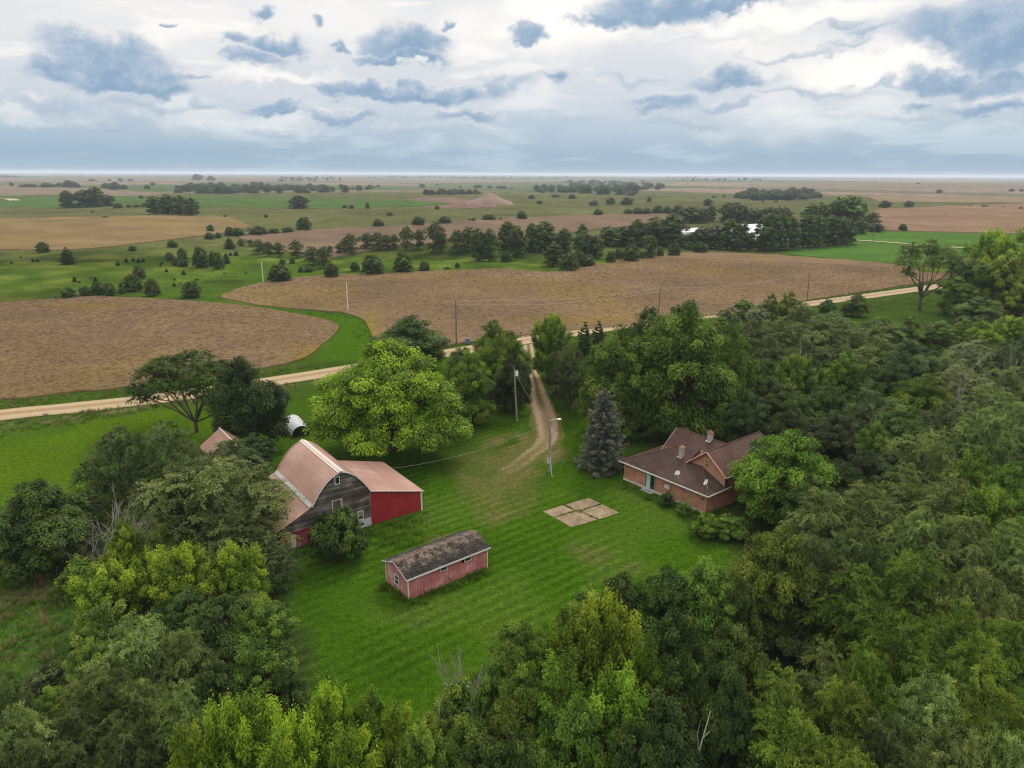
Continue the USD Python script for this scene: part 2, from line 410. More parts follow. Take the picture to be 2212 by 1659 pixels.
base = base * (1 - bey) + past * bey
base = base * (1 - far) + oliv * far
# patchwork of far fields squared up with the road
q = np.stack([xy @ ROAD_DIR, xy @ np.array([-ROAD_DIR[1], ROAD_DIR[0]])], -1)
cell = np.floor(q / [400.0, 800.0])
hsh = np.modf(np.abs(np.sin(cell[:, 0] * 12.9898 + cell[:, 1] * 78.233) * 43758.5453))[0]
pal = np.array([[0.085, 0.12, 0.04], [0.2, 0.145, 0.095], [0.095, 0.11, 0.05], [0.22, 0.16, 0.11], [0.12, 0.11, 0.06], [0.07, 0.105, 0.035]])
patch = pal[(hsh * 5.999).astype(int)]
fw = smoothstep(1300, 1700, dist)[:, None]
base = base * (1 - fw) + patch * fw


def soft(outline, spread=1.0):
    """1 inside an outline of the photograph's ground, falling off over about spread metres."""
    w = shapely.polygons(np.array([flat_at(*p)[:2] for p in outline]))
    near_ = dist < 420
    out = np.zeros(len(P3))
    dd = shapely.distance(shapely.points(xy[near_]), w)
    out[near_] = 1 - smoothstep(0, spread, dd + (n3[near_] - 0.5) * spread)
    return out


def lay(mask, color):
    global base
    base = base * (1 - mask[:, None]) + np.asarray(color) * mask[:, None]


def lay_mul(mask, f):
    global base
    base = base * (1 + mask[:, None] * (np.asarray(f) - 1))


yard = soft([(600, 1330), (640, 1560), (980, 1560), (1120, 1400), (1330, 1280), (1600, 1280), (1590, 1180), (1500, 1150), (1480, 1090), (1345, 1030), (1340, 950), (1250, 880), (1190, 780), (1140, 720), (1000, 760), (700, 850), (640, 960), (600, 1100)], 4)
meadow = soft([(-200, 985), (0, 945), (420, 885), (640, 870), (640, 960), (400, 980), (200, 1040), (0, 1080), (-200, 1120)], 4)
lawn = np.maximum(yard, meadow)
lay(yard, LAWN); lay(meadow, LAWN * [1.2, 1.12, 1.0])
lay(0.5 * meadow * smoothstep(.45, .7, n1), (0.075, 0.11, 0.006))
lay(0.5 * meadow * smoothstep(.5, .7, meshkit.fbm(P3 * [1 / 14.0, 1 / 14.0, 0] + 31.0, 3, 61)), (0.035, 0.075, 0.008))
base *= (0.66 + 0.68 * n2)[:, None]
lay(soft([(440, 650), (560, 662), (700, 680), (787, 682), (800, 730), (790, 775), (700, 775), (735, 706), (690, 692), (560, 668)], 3), LAWN * 1.1)
lay(0.8 * soft([(300, 640), (440, 655), (460, 640), (700, 600), (640, 575), (540, 565), (470, 600), (400, 610)], 12) * smoothstep(.4, .6, n2), LAWN * 1.15)
lay(0.8 * soft([(1100, 1012), (1150, 972), (1185, 950), (1200, 975), (1160, 1000), (1105, 1028), (1075, 1035)], 1.6) * smoothstep(.3, .55, n3), (0.235, 0.175, 0.095))
lay(0.75 * soft([(1075, 950), (1160, 935), (1205, 975), (1190, 1010), (1120, 1030), (1110, 1100), (1060, 1120), (1040, 1060), (1000, 1010)], 3.0) * smoothstep(.32, .6, n3), (0.15, 0.115, 0.045))
lay(0.65 * soft([(1010, 985), (1130, 975), (1140, 1080), (1060, 1110), (1000, 1040)], 3.0), (0.085, 0.10, 0.022))
lay(0.5 * soft([(1240, 1185), (1300, 1190), (1375, 1222), (1360, 1238), (1290, 1222)], 1.6) * smoothstep(.3, .6, n3), (0.13, 0.085, 0.045))
lay(0.5 * soft([(925, 1165), (985, 1155), (1010, 1170), (950, 1180)], 1.2) * smoothstep(.35, .6, n3), (0.13, 0.09, 0.04))
lay(0.5 * soft([(870, 1330), (960, 1280), (990, 1300), (900, 1350)], 2.0) * smoothstep(.35, .6, n3), (0.07, 0.09, 0.02))
lay(0.45 * smoothstep(.5, .62, n2) * yard, (0.065, 0.10, 0.014))
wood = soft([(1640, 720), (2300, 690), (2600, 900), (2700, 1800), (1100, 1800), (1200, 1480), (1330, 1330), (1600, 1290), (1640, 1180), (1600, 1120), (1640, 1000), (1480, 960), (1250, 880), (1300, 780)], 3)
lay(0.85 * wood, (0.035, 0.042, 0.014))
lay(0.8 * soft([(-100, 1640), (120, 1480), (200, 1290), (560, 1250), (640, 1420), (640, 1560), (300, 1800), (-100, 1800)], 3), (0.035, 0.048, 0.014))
lay(0.85 * soft([(-100, 1090), (160, 1180), (190, 1290), (120, 1440), (-100, 1480)], 3) * smoothstep(.3, .6, n2), (0.05, 0.10, 0.018))
lay(0.6 * soft([(0, 1280), (150, 1255), (170, 1270), (0, 1305)], 1.0), (0.15, 0.12, 0.06))
# dry grass on the far verge and the fence line by the near verge
off_road = (xy - ROAD_P) @ np.array([-ROAD_DIR[1], ROAD_DIR[0]])
verge = np.exp(-((off_road + 8.5) / 1.2) ** 2) * smoothstep(.4, .65, n3) * (xy[:, 0] < -30)
lay(0.7 * verge, (0.17, 0.13, 0.07))

ground_look = look('ground_look', {
    'a': ('attribute', {'attribute': 'tone'}), 'lw': ('attribute', {'attribute': 'lawn'}), 'g': ('geometry', {}),
    'n1': ('noise_texture', {'scale': 1.7, 'detail': 6.0, 'roughness': 0.75}), 'n2': ('noise_texture', {'scale': 7.0, 'detail': 3.0, 'roughness': 0.7}),
    'mv': ('mapping', {'rotation': (0, 0, math.radians(-129.0)), 'scale': (1, 1, 1)}),
    'wv': ('wave_texture', {'scale': 0.24, 'distortion': .9, 'detail': 2.0, 'detail_scale': 0.3}),
    'r1': ('map_range', {'from_min': 0.25, 'from_max': 0.75, 'to_min': 0.45, 'to_max': 1.55}), 'r2': ('map_range', {'from_min': 0.3, 'from_max': 0.7, 'to_min': 0.5, 'to_max': 1.5}),
    'wr': ('map_range', {'from_min': 0.0, 'from_max': 1.0, 'to_min': 0.84, 'to_max': 1.16}), 'wm': ('mix_float', {'a': 1.0}),
    'k1': ('math', {'math_type': 'multiply'}), 'k2': ('math', {'math_type': 'multiply'}), 'v': ('vector_math', {'math_type': 'scale'}),
    'b': ('bump', {'strength': 0.6, 'distance': 0.12}), 'bs': ('math', {'math_type': 'add'}),
    'p': ('principled_bsdf', {'roughness': 1.0, 'specular_ior_level': 0.0})},
    [('g.position', 'n1.vector'), ('g.position', 'n2.vector'), ('g.position', 'mv.vector'), ('mv.vector', 'wv.vector'), ('n1.fac', 'r1.value'), ('n2.fac', 'r2.value'), ('wv.fac', 'wr.value'), ('lw.fac', 'wm.fac'), ('wr.result', 'wm.b'),
     ('r1.result', 'k1.value1'), ('r2.result', 'k1.value2'), ('k1.value', 'k2.value1'), ('wm.result', 'k2.value2'), ('a.color', 'v.vector1'), ('k2.value', 'v.scale'), ('v.vector', 'p.base_color'),
     ('n1.fac', 'bs.value1'), ('n2.fac', 'bs.value2'), ('bs.value', 'b.height'), ('b.normal', 'p.normal')])
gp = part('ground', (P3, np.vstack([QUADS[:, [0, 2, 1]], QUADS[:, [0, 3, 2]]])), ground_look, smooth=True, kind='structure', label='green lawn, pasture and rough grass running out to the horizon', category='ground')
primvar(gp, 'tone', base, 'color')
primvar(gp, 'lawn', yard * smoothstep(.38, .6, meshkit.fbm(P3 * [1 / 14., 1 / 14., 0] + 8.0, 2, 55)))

field_look = look('crop_look', {
    'a': ('attribute', {'attribute': 'tone'}), 'g': ('geometry', {}), 'mv': ('mapping', {'rotation': (0, 0, math.radians(-32.0)), 'scale': (1.0, 1.0, 1.0)}),
    'n1': ('noise_texture', {'scale': 2.6, 'detail': 4.0, 'roughness': 0.75}), 'n0': ('noise_texture', {'scale': 0.03, 'detail': 6.0, 'roughness': 0.65}),
    'r1': ('map_range', {'from_min': 0.3, 'from_max': 0.7, 'to_min': 0.84, 'to_max': 1.16}), 'r0': ('map_range', {'from_min': 0.3, 'from_max': 0.7, 'to_min': 0.78, 'to_max': 1.22}), 'k': ('math', {'math_type': 'multiply'}),
    'v': ('vector_math', {'math_type': 'scale'}), 'b': ('bump', {'strength': 0.25, 'distance': 0.1}), 'p': ('principled_bsdf', {'roughness': 1.0, 'specular_ior_level': 0.0})},
    [('g.position', 'mv.vector'), ('mv.vector', 'n1.vector'), ('g.position', 'n0.vector'), ('n1.fac', 'r1.value'), ('n0.fac', 'r0.value'), ('r1.result', 'k.value1'), ('r0.result', 'k.value2'), ('a.color', 'v.vector1'), ('k.value', 'v.scale'), ('v.vector', 'p.base_color'),
     ('n1.fac', 'b.height'), ('b.normal', 'p.normal')])
claimed = np.zeros(len(QUADS), bool)
for name, label, outline, color, high in FIELDS:
    jit = np.stack([meshkit.noise(CENT * [.35, .35, 0], 31) - .5, meshkit.noise(CENT * [.35, .35, 0], 32) - .5]  , -1) * 1.6 * np.clip(150 / np.maximum(np.hypot(CENT[:, 0], CENT[:, 1]), 1), 0, 1)[:, None]
    on = inside(outline, CPH + jit) & ~claimed & (CENT[:, 1] > 10)
    claimed |= on
    qs = QUADS[on]
    used, inv = np.unique(qs, return_inverse=True)
    qs = inv.reshape(-1, 4)
    v = P3[used] + [0, 0, high]
    e_ = np.concatenate([qs[:, [k, (k + 1) % 4]] for k in range(4)])
    loose = e_[~np.isin(e_[:, 0].astype(np.int64) * len(used) + e_[:, 1], e_[:, 1].astype(np.int64) * len(used) + e_[:, 0])]
    for _ in range(10):                                                          # ease the stepped outline
        tot, cnt = np.zeros((len(v), 2)), np.zeros(len(v))
        for a_, b_ in ((0, 1), (1, 0)):
            np.add.at(tot, loose[:, a_], v[loose[:, b_], :2]); np.add.at(cnt, loose[:, a_], 1)
        on_rim = cnt > 0
        v[on_rim, :2] = .4 * v[on_rim, :2] + .6 * tot[on_rim] / cnt[on_rim, None]
    v[:, 2] += 0.25 * high * (meshkit.noise(v * [.8, .8, 0], 3) - .5) * (np.hypot(v[:, 0], v[:, 1]) < 700)
    edges = np.concatenate([qs[:, [k, (k + 1) % 4]] for k in range(4)])
    key = edges[:, 0].astype(np.int64) * len(used) + edges[:, 1]
    rev = edges[:, 1].astype(np.int64) * len(used) + edges[:, 0]
    rim = edges[~np.isin(key, rev)]
    low = v.copy(); low[:, 2] -= high + 0.3
    nv = len(v)
    skirt = np.column_stack([rim[:, 0], rim[:, 1], rim[:, 1] + nv, rim[:, 0] + nv])
    f = np.vstack([qs[:, [0, 2, 1]], qs[:, [0, 3, 2]], skirt[:, [0, 1, 2]], skirt[:, [0, 2, 3]]])
    fp = part(name, (np.vstack([v, low]), f), field_look, label=label, category='field', kind='structure')
    w = (0.8 + 0.4 * meshkit.fbm(v * [1 / 40., 1 / 40., 0], 4, 41))[:, None]
    tone = np.asarray(color) * w
    if name == 'crop_field' and color in (TAN, (0.185, 0.132, 0.062)):                                    # greener, yellower late patches
        ph = to_photo(v)
        yel = smoothstep(.58, .75, meshkit.fbm(v * [1 / 28., 1 / 55., 0], 3, 44))[:, None] * 0.3
        edge_yel = np.exp(-(((ph[:, 0] - 690) / 55) ** 2 + ((ph[:, 1] - 770) / 26) ** 2)) + np.exp(-(((ph[:, 0] - 800) / 22) ** 2 + ((ph[:, 1] - 715) / 40) ** 2)) + .6 * np.exp(-(((ph[:, 0] - 1280) / 130) ** 2 + ((ph[:, 1] - 690) / 9) ** 2)) + .5 * np.exp(-(((ph[:, 0] - 190) / 90) ** 2 + ((ph[:, 1] - 661) / 6) ** 2))
        yel = np.clip(yel + edge_yel[:, None] * .8, 0, .85)
        tone = tone * (1 - yel) + np.array([.20, .14, .022]) * yel
    primvar(fp, 'tone', np.vstack([tone, tone]), 'color')


def strip(name, line, width, look_, lift=0.03, step=1.5, crown=0.0, ragged=0.0, **kw):
    """A road or track laid over the terrain along a line of ground points."""
    line = np.asarray(line, float)[:, :2]
    s = np.concatenate([[0], np.cumsum(np.linalg.norm(np.diff(line, axis=0), axis=1))])
    from scipy.interpolate import PchipInterpolator
    t = np.linspace(0, s[-1], max(3, int(s[-1] / step)))
    c = PchipInterpolator(s, line)(t)
    d = np.gradient(c, axis=0); d /= np.linalg.norm(d, axis=1, keepdims=True)
    nrm = np.stack([-d[:, 1], d[:, 0]], -1)
    cols = np.linspace(-1, 1, 9)
    w = width if callable(width) else (lambda u: width)
    v = []
    for k, cc in enumerate(cols):
        half = np.array([w(u) for u in t / s[-1]]) / 2
        wob = ragged * (meshkit.noise(np.stack([t / 2.2, 0 * t + k, 0 * t], -1), 7) - .5) * (abs(cc) > .9)
        q = c + nrm * (cc * half + np.sign(cc) * wob)[:, None]
        v.append(np.column_stack([q, terrain(q[:, 0], q[:, 1]) + lift + crown * (1 - cc * cc)]))
    v = np.stack(v, 1)
    nt, nc = v.shape[:2]
    i, j = np.meshgrid(np.arange(nt - 1), np.arange(nc - 1), indexing='ij')
    k = i * nc + j
    f = np.stack([k, k + 1, k + nc + 1, k + nc], -1).reshape(-1, 4)
    f = f[:, ::-1]
    sp = part(name, (v.reshape(-1, 3), f), look_, smooth=True, kind='structure', **kw)
    primvar(sp, 'across', np.tile(cols, nt))
    primvar(sp, 'along', np.repeat(t / s[-1], nc))
    return sp


def dirt(name, c1, c2, c3, edge, middle, grass, soft_from=.62, end=0.0):
    """Packed earth with two wheel lanes (across = -1..1), breaking into grass at the edges and, by middle, along the centre."""
    n = {'g': ('geometry', {}), 'u': ('attribute', {'attribute': 'across'}), 'w': ('attribute', {'attribute': 'along'}), 'n2': ('noise_texture', {'scale': 1.6, 'detail': 6.0, 'roughness': 0.7}), 'n3': ('noise_texture', {'scale': .35, 'detail': 4.0}),
         'ab': ('math', {'math_type': 'absolute'}), 'ln': ('math', {'math_type': 'multiply', 'value2': 6.0}), 'cs': ('math', {'math_type': 'cosine'}), 'ls': ('math', {'math_type': 'multiply_add', 'value2': -.16, 'value3': 0.0}), 'sm': ('math', {'math_type': 'add'}), 'sn': ('math', {'math_type': 'multiply_add', 'value2': .5, 'value3': .25}),
         'r': ('rgb_ramp', {'ramp': [(0.3, c1), (0.5, c2), (0.7, c3)]}),
         'e1': ('map_range', {'range_type': 'smoothstep', 'from_min': soft_from, 'from_max': 1.0, 'to_min': 0.0, 'to_max': edge, 'clamp': True}), 'e2': ('math', {'math_type': 'add'}), 'e3': ('map_range', {'range_type': 'smoothstep', 'from_min': .5, 'from_max': .98, 'clamp': True}),
         'm1': ('map_range', {'range_type': 'smoothstep', 'from_min': .05, 'from_max': .32, 'to_min': middle, 'to_max': 0.0, 'clamp': True}), 'm2': ('map_range', {'range_type': 'smoothstep', 'from_min': .60, 'from_max': .75, 'to_min': 1.0, 'to_max': 0.0, 'clamp': True}), 'm3': ('math', {'math_type': 'multiply'}), 'mx': ('math', {'math_type': 'maximum'}), 'en': ('map_range', {'range_type': 'smoothstep', 'from_min': .68, 'from_max': 1.0, 'to_min': 0.0, 'to_max': end, 'clamp': True}), 'ea': ('math', {'math_type': 'add'}),
         'c': ('mix_color', {'b': grass}), 'b': ('bump', {'strength': 0.4, 'distance': 0.05}), 'p': ('principled_bsdf', {'roughness': 0.95, 'specular_ior_level': 0.1})}
    l = [('g.position', 'n2.vector'), ('g.position', 'n3.vector'), ('u.fac', 'ab.value1'), ('ab.value', 'ln.value1'), ('ln.value', 'cs.value1'), ('cs.value', 'ls.value1'), ('n2.fac', 'sn.value1'), ('ls.value', 'sm.value1'), ('sn.value', 'sm.value2'), ('sm.value', 'r.fac'),
         ('ab.value', 'e1.value'), ('ab.value', 'm1.value'), ('w.fac', 'm2.value'), ('m1.result', 'm3.value1'), ('m2.result', 'm3.value2'), ('e1.result', 'mx.value1'), ('m3.value', 'mx.value2'), ('w.fac', 'en.value'), ('mx.value', 'ea.value1'), ('en.result', 'ea.value2'), ('ea.value', 'e2.value1'), ('n2.fac', 'e2.value2'), ('e2.value', 'e3.value'),
         ('r.color', 'c.a'), ('e3.result', 'c.fac'), ('c.result', 'p.base_color'), ('n2.fac', 'b.height'), ('b.normal', 'p.normal')]
    return look(name, n, l)


road_look = dirt('road_look', (0.27, 0.185, 0.10), (0.37, 0.265, 0.155), (0.43, 0.325, 0.205), .6, 0.0, (0.055, 0.08, 0.015), .8)
track_look = dirt('track_look', (0.22, 0.14, 0.08), (0.31, 0.205, 0.125), (0.38, 0.275, 0.175), .5, .34, (0.085, 0.092, 0.018), .4, .34)
lane_look = dirt('lane_look', (0.36, 0.30, 0.21), (0.42, 0.36, 0.26), (0.46, 0.40, 0.30), 0.0, 0.0, (0.06, 0.09, 0.02))
mid = [flat_at(*p)[:2] for p in [(0, 897), (350, 860), (660, 813), (1300, 711), (1750, 656), (2040, 617)]]
first, last = mid[0] - (mid[1] - mid[0]) * 4, mid[-1] + (mid[-1] - mid[-2]) * 8
strip('dirt_road', [first] + mid + [last], 6.6, road_look, lift=0.05, step=4, crown=0.12, ragged=.5, label='straight pale dirt road running between the yard and the crop fields', category='road')
dw = [flat_at(*p)[:2] for p in [(1131, 716), (1141, 745), (1144, 770), (1147, 795), (1157, 824), (1163, 853), (1172, 882), (1181, 912), (1184, 941), (1172, 962), (1149, 980), (1119, 1003), (1088, 1020)]]
strip('driveway', dw, lambda u: 2.9 if u < .5 else max(2.4, 2.9 + 1.9 * math.sin(min(1, (u - .5) / .2) * math.pi / 2) - (5.0 * (u - .78) if u > .78 else 0)), track_look, lift=0.02, step=.7, ragged=.9, label='worn brown dirt driveway from the road into the yard', category='driveway')
strip('gravel_lane', [hit(*p)[:2] for p in [(1838, 519), (1900, 523), (1980, 529), (2060, 535), (2110, 539), (2300, 553)]], 4.0, lane_look, lift=0.35, step=6, label='pale gravel lane crossing the green meadow to the farmstead', category='lane')
strip('gravel_lane', [hit(*p)[:2] for p in [(-60, 432), (0, 430), (22, 431), (30, 434)]], 12.0, lane_look, lift=0.6, step=10, label='pale bend of a gravel lane at the far left', category='lane')

# ------------------------------------------------------------------ buildings
def streaked(name, c_dark, c_mid, c_light, along, across, fine=1.0, rough=0.85, spec=0.2, bump=0.3, metal=0.0, patch=None):
    """Wood or tin with streaks: along / across are the noise scales (per axis of the thing's own frame)."""
    n = {'g': ('texture_coordinate', {}), 'm': ('mapping', {'scale': along}), 'n': ('noise_texture', {'scale': fine, 'detail': 5.0, 'roughness': 0.65}), 'm2': ('mapping', {'scale': across}), 'n2': ('noise_texture', {'scale': 1.0, 'detail': 3.0}),
         'a': ('math', {'math_type': 'multiply_add', 'value2': 0.45}), 's': ('math', {'math_type': 'multiply', 'value2': 0.55}), 'r': ('rgb_ramp', {'ramp': [(0.36, c_dark), (0.5, c_mid), (0.64, c_light)]}),
         'b': ('bump', {'strength': bump, 'distance': 0.02}), 'p': ('principled_bsdf', {'roughness': rough, 'specular_ior_level': spec, 'metallic': metal})}
    l = [('g.object', 'm.vector'), ('m.vector', 'n.vector'), ('g.object', 'm2.vector'), ('m2.vector', 'n2.vector'), ('n2.fac', 's.value1'), ('n.fac', 'a.value1'), ('s.value', 'a.value3'), ('a.value', 'r.fac'), ('r.color', 'p.base_color'), ('n.fac', 'b.height'), ('b.normal', 'p.normal')]
    return look(name, n, l)


white_paint = plain('white_paint', (0.46, 0.455, 0.43), 0.6, vary=0.15)
old_white = plain('old_white_paint', (0.45, 0.43, 0.40), 0.8, vary=0.25, scale=5)
black_gap = plain('dark_inside', (0.012, 0.012, 0.012), 0.9)
galv = plain('galvanised_steel', (0.42, 0.43, 0.44), 0.45, metal=0.6, vary=0.15)
glass_look = look('window_glass', {'f': ('layer_weight', {'blend': 0.5}), 'k': ('math', {'math_type': 'power', 'value2': 3.0}), 'k2': ('math', {'math_type': 'multiply_add', 'value2': 0.6, 'value3': 0.06}), 't': ('transparent_bsdf', {'color': (0.9, 0.93, 0.93)}), 'g': ('glossy_bsdf', {'color': (1, 1, 1), 'roughness': 0.03}), 'm': ('mix_closure', {})},
                  [('f.facing', 'k.value1'), ('k.value', 'k2.value1'), ('k2.value', 'm.fac'), ('t.BSDF', 'm.closure1'), ('g.BSDF', 'm.closure2')], surface='m.closure')
tin_pink = streaked('faded_tin_roof', (0.38, 0.225, 0.168), (0.44, 0.27, 0.21), (0.49, 0.315, 0.25), (1.2, 0.25, 1.2), (.35, .2, .35), rough=0.55, spec=0.35, bump=0.05)
tin_worn = streaked('worn_tin_roof', (0.27, 0.26, 0.27), (0.43, 0.27, 0.20), (0.47, 0.30, 0.225), (.7, .25, .9), (.4, .2, .6), rough=0.5, spec=0.4, bump=0.05)
tin_cap = plain('pale_ridge_tin', (0.62, 0.53, 0.46), 0.5, vary=0.12, spec=0.4)
red_tin = streaked('red_ribbed_tin', (0.17, 0.010, 0.014), (0.205, 0.014, 0.018), (0.235, 0.02, 0.024), (3, 3, .4), (.6, .6, .4), rough=0.45, spec=0.4, bump=0.03)
board_looks = [streaked(f'weathered_board_{k}', tuple(c * .55 for c in col), col, tuple(c * 2.3 for c in col), (1.2, 6, 14), (.7, .7, .7), fine=1.6, bump=0.5) for k, col in enumerate([(0.062, 0.050, 0.044), (0.080, 0.067, 0.060), (0.042, 0.034, 0.030), (0.068, 0.056, 0.051), (0.105, 0.090, 0.080)])]
old_red = streaked('flaking_red_boards', (0.20, 0.035, 0.035), (0.235, 0.05, 0.052), (0.40, 0.25, 0.22), (9, 9, 1.0), (.6, .6, .6), fine=1.3, bump=0.5)
shed_red = streaked('faded_red_boards', (0.27, 0.080, 0.082), (0.345, 0.115, 0.115), (0.48, 0.235, 0.22), (7.0, 7.0, .7), (.5, .5, .7), fine=1.5, bump=0.5)
shed_end_red = streaked('greyed_red_boards', (0.24, 0.085, 0.08), (0.34, 0.145, 0.135), (0.48, 0.29, 0.26), (7.0, 7.0, .6), (.5, .5, .7), fine=1.5, bump=0.5)
concrete = plain('old_concrete', (0.30, 0.32, 0.33), 0.9, vary=0.25, scale=2.2, bump=.3)

# --- the barn
BARN = flat_at(*(868 * .2604 + 576, 897 * .2604 + 900))
BA = math.radians(36.0)
barn = thing('barn', (BARN[0], BARN[1], 0), BA, 'old grey board barn with rounded faded pink tin roof and red tin lean-to', 'barn')
DEEP = 10.6
half = np.array([(0, 6.98), (0.5, 6.80), (1.0, 6.55), (1.5, 6.2), (1.95, 5.75), (2.35, 5.25), (2.7, 4.75), (2.98, 4.3), (3.22, 3.92)])
CX = -3.08
right = np.column_stack([CX + half[:, 0], half[:, 1]])
left = np.column_stack([CX - half[:, 0], half[:, 1]])


def ribbed(profile, y0, y1, pitch=0.34, rib=0.045, thick=0.05):
    """Roof tin over a profile (x, z), running from y0 to y1, with a small rib every pitch."""
    ys, hs = [], []
    y_ = y0
    while y_ < y1 - 0.02:
        for o, hgt in ((0, 0), (pitch - .06, 0), (pitch - .045, rib), (pitch - .015, rib)):
            ys.append(min(y_ + o, y1)); hs.append(hgt)
        y_ += pitch
    ys.append(y1); hs.append(0)
    p = np.asarray(profile, float)
    t = np.gradient(p, axis=0); t /= np.linalg.norm(t, axis=1, keepdims=True)
    nn = np.stack([-t[:, 1], t[:, 0]], -1)
    if nn[:, 1].sum() < 0:
        nn = -nn
    v = []
    for yy, hh in zip(ys, hs):
        q = p + nn * hh
        v.append(np.column_stack([q[:, 0], np.full(len(q), yy), q[:, 1]]))
    v = np.stack(v)
    a, b = v.shape[:2]
    i, j = np.meshgrid(np.arange(a - 1), np.arange(b - 1), indexing='ij')
    k = i * b + j
    f = np.stack([k, k + 1, k + b + 1, k + b], -1).reshape(-1, 4)
    top = v.reshape(-1, 3)
    low = (v - np.array([nn[:, 0] * thick, 0 * nn[:, 0], nn[:, 1] * thick]).T[None]).reshape(-1, 3)
    n = len(top)
    rim = []
    for i_ in range(a - 1):
        rim += [[i_ * b, (i_ + 1) * b, (i_ + 1) * b + n, i_ * b + n], [i_ * b + b - 1, i_ * b + b - 1 + n, (i_ + 1) * b + b - 1 + n, (i_ + 1) * b + b - 1]]
    for j_ in range(b - 1):
        rim += [[j_, j_ + n, j_ + 1 + n, j_ + 1], [(a - 1) * b + j_, (a - 1) * b + j_ + 1, (a - 1) * b + j_ + 1 + n, (a - 1) * b + j_ + n]]
    m = trimesh.Trimesh(np.vstack([top, low]), np.vstack([f[:, [0, 1, 2]], f[:, [0, 2, 3]], (f + n)[:, [0, 2, 1]], (f + n)[:, [0, 3, 2]]] + [np.array(rim)[:, [0, 1, 2]], np.array(rim)[:, [0, 2, 3]]]), process=False)
    m.fix_normals()
    return m


roof = part('roof', ribbed(left, -0.16, DEEP + .16), tin_pink, barn)
part('roof_slope', ribbed(right, -0.16, DEEP + .16), tin_worn, barn, label='worn grey and pink tin on the right roof slope')
part('ridge_cap', [tube([(CX - .02, -0.2, 7.03), (CX - .02, DEEP + .2, 7.03)], .09, 8), slab([(CX, -.2, 7.06), (CX, DEEP + .2, 7.06), (CX + .42, DEEP + .2, 6.9), (CX + .42, -.2, 6.9)], .02), slab([(CX, -.2, 7.06), (CX, DEEP + .2, 7.06), (CX - .32, DEEP + .2, 6.94), (CX - .32, -.2, 6.94)], .02)], tin_cap, barn)
ll = np.array([(CX - 3.2, 3.96), (-7.4, 3.42), (-8.6, 2.85), (-9.7, 2.38), (-10.1, 2.2)])
part('lean_to_roof', ribbed(ll, -0.14, DEEP + .14), tin_pink, barn)
part('flashing', slab([(CX - 3.1, -.15, 4.16), (CX - 3.1, DEEP, 4.16), (CX - 3.5, DEEP, 3.93), (CX - 3.5, -.15, 3.93)], .03), white_paint, barn)
rl = np.array([(0.08, 4.02), (3.1, 3.2), (6.35, 2.32)])
part('lean_to_roof', ribbed(rl, -0.16, 9.9, pitch=.3), tin_pink, barn)
part('edge_trim', tube([(0.1, -.17, 3.95), (6.36, -.17, 2.27)], .06, 5), white_paint, barn)
rim_ = np.vstack([left[::-1], right[1:]])
part('gable_trim', tube(np.column_stack([rim_[:, 0], np.full(len(rim_), -.17), rim_[:, 1] - .05]), .05, 5), old_white, barn)
# boards of the gable, one by one, from the sill to the peak
import shapely.affinity
gable = Polygon([(-9.7, 0), (0.0, 0), (0.0, 3.95)] + [tuple(p) for p in right[::-1][1:]] + [tuple(p) for p in left[1:]] + [(-7.4, 3.36), (-9.7, 2.3)])
holes = [(-3.72, -3.18, 5.62, 6.5), (-4.15, -3.1, 2.7, 3.95), (-1.5, -.82, .98, 2.0)]
hole_poly = shapely.unary_union([shapely.box(a, c, b, d) for a, b, c, d in holes] + [shapely.box(-2.3, -1, .05, .95), shapely.box(-9.75, -1, -6.0, 1.68)])
rb = np.random.default_rng(3)
zz = 0.1
while zz < 6.95:
    hb = 0.165
    piece = gable.intersection(shapely.box(-11, zz, 1, zz + hb)).difference(hole_poly)
    meshes = []
    for g in getattr(piece, 'geoms', [piece]):
        if g.area < .01 or g.geom_type != 'Polygon':
            continue
        x0, _, x1, _ = g.bounds
        cuts = [x0] + sorted(rb.uniform(x0 + .8, x1 - .8, rb.integers(0, 2)).tolist() if x1 - x0 > 3 else []) + [x1]
        for c0, c1 in zip(cuts[:-1], cuts[1:]):
            s = g.intersection(shapely.box(c0 + .006, zz + rb.uniform(.0, .012), c1 - .006, zz + hb - rb.uniform(.004, .018)))
            for e in getattr(s, 'geoms', [s]):
                if e.geom_type == 'Polygon' and e.area > .005:
                    dy = rb.uniform(-.014, .014)
                    part('wall_board', prism(list(e.exterior.coords)[:-1], -.045 + dy, .0 + dy), board_looks[rb.integers(0, 5)], barn)
    zz += hb
part('wall', [prism(list(gable.difference(hole_poly.buffer(-.001)).exterior.coords)[:-1], .012, .1) if gable.difference(hole_poly).geom_type == 'Polygon' and not gable.difference(hole_poly).interiors else prism(list(gable.exterior.coords)[:-1], .16, .2),
              prism(list(gable.exterior.coords)[:-1], DEEP - .1, DEEP), box(-9.7, -9.6, .1, DEEP - .1, 0, 2.25)], board_looks[2], barn)
part('foundation', box(-2.3, 0.02, -.07, .05, 0, .96), concrete, barn)
part('foundation_window', box(-1.32, -.86, -.085, -.06, .32, .56), black_gap, barn)


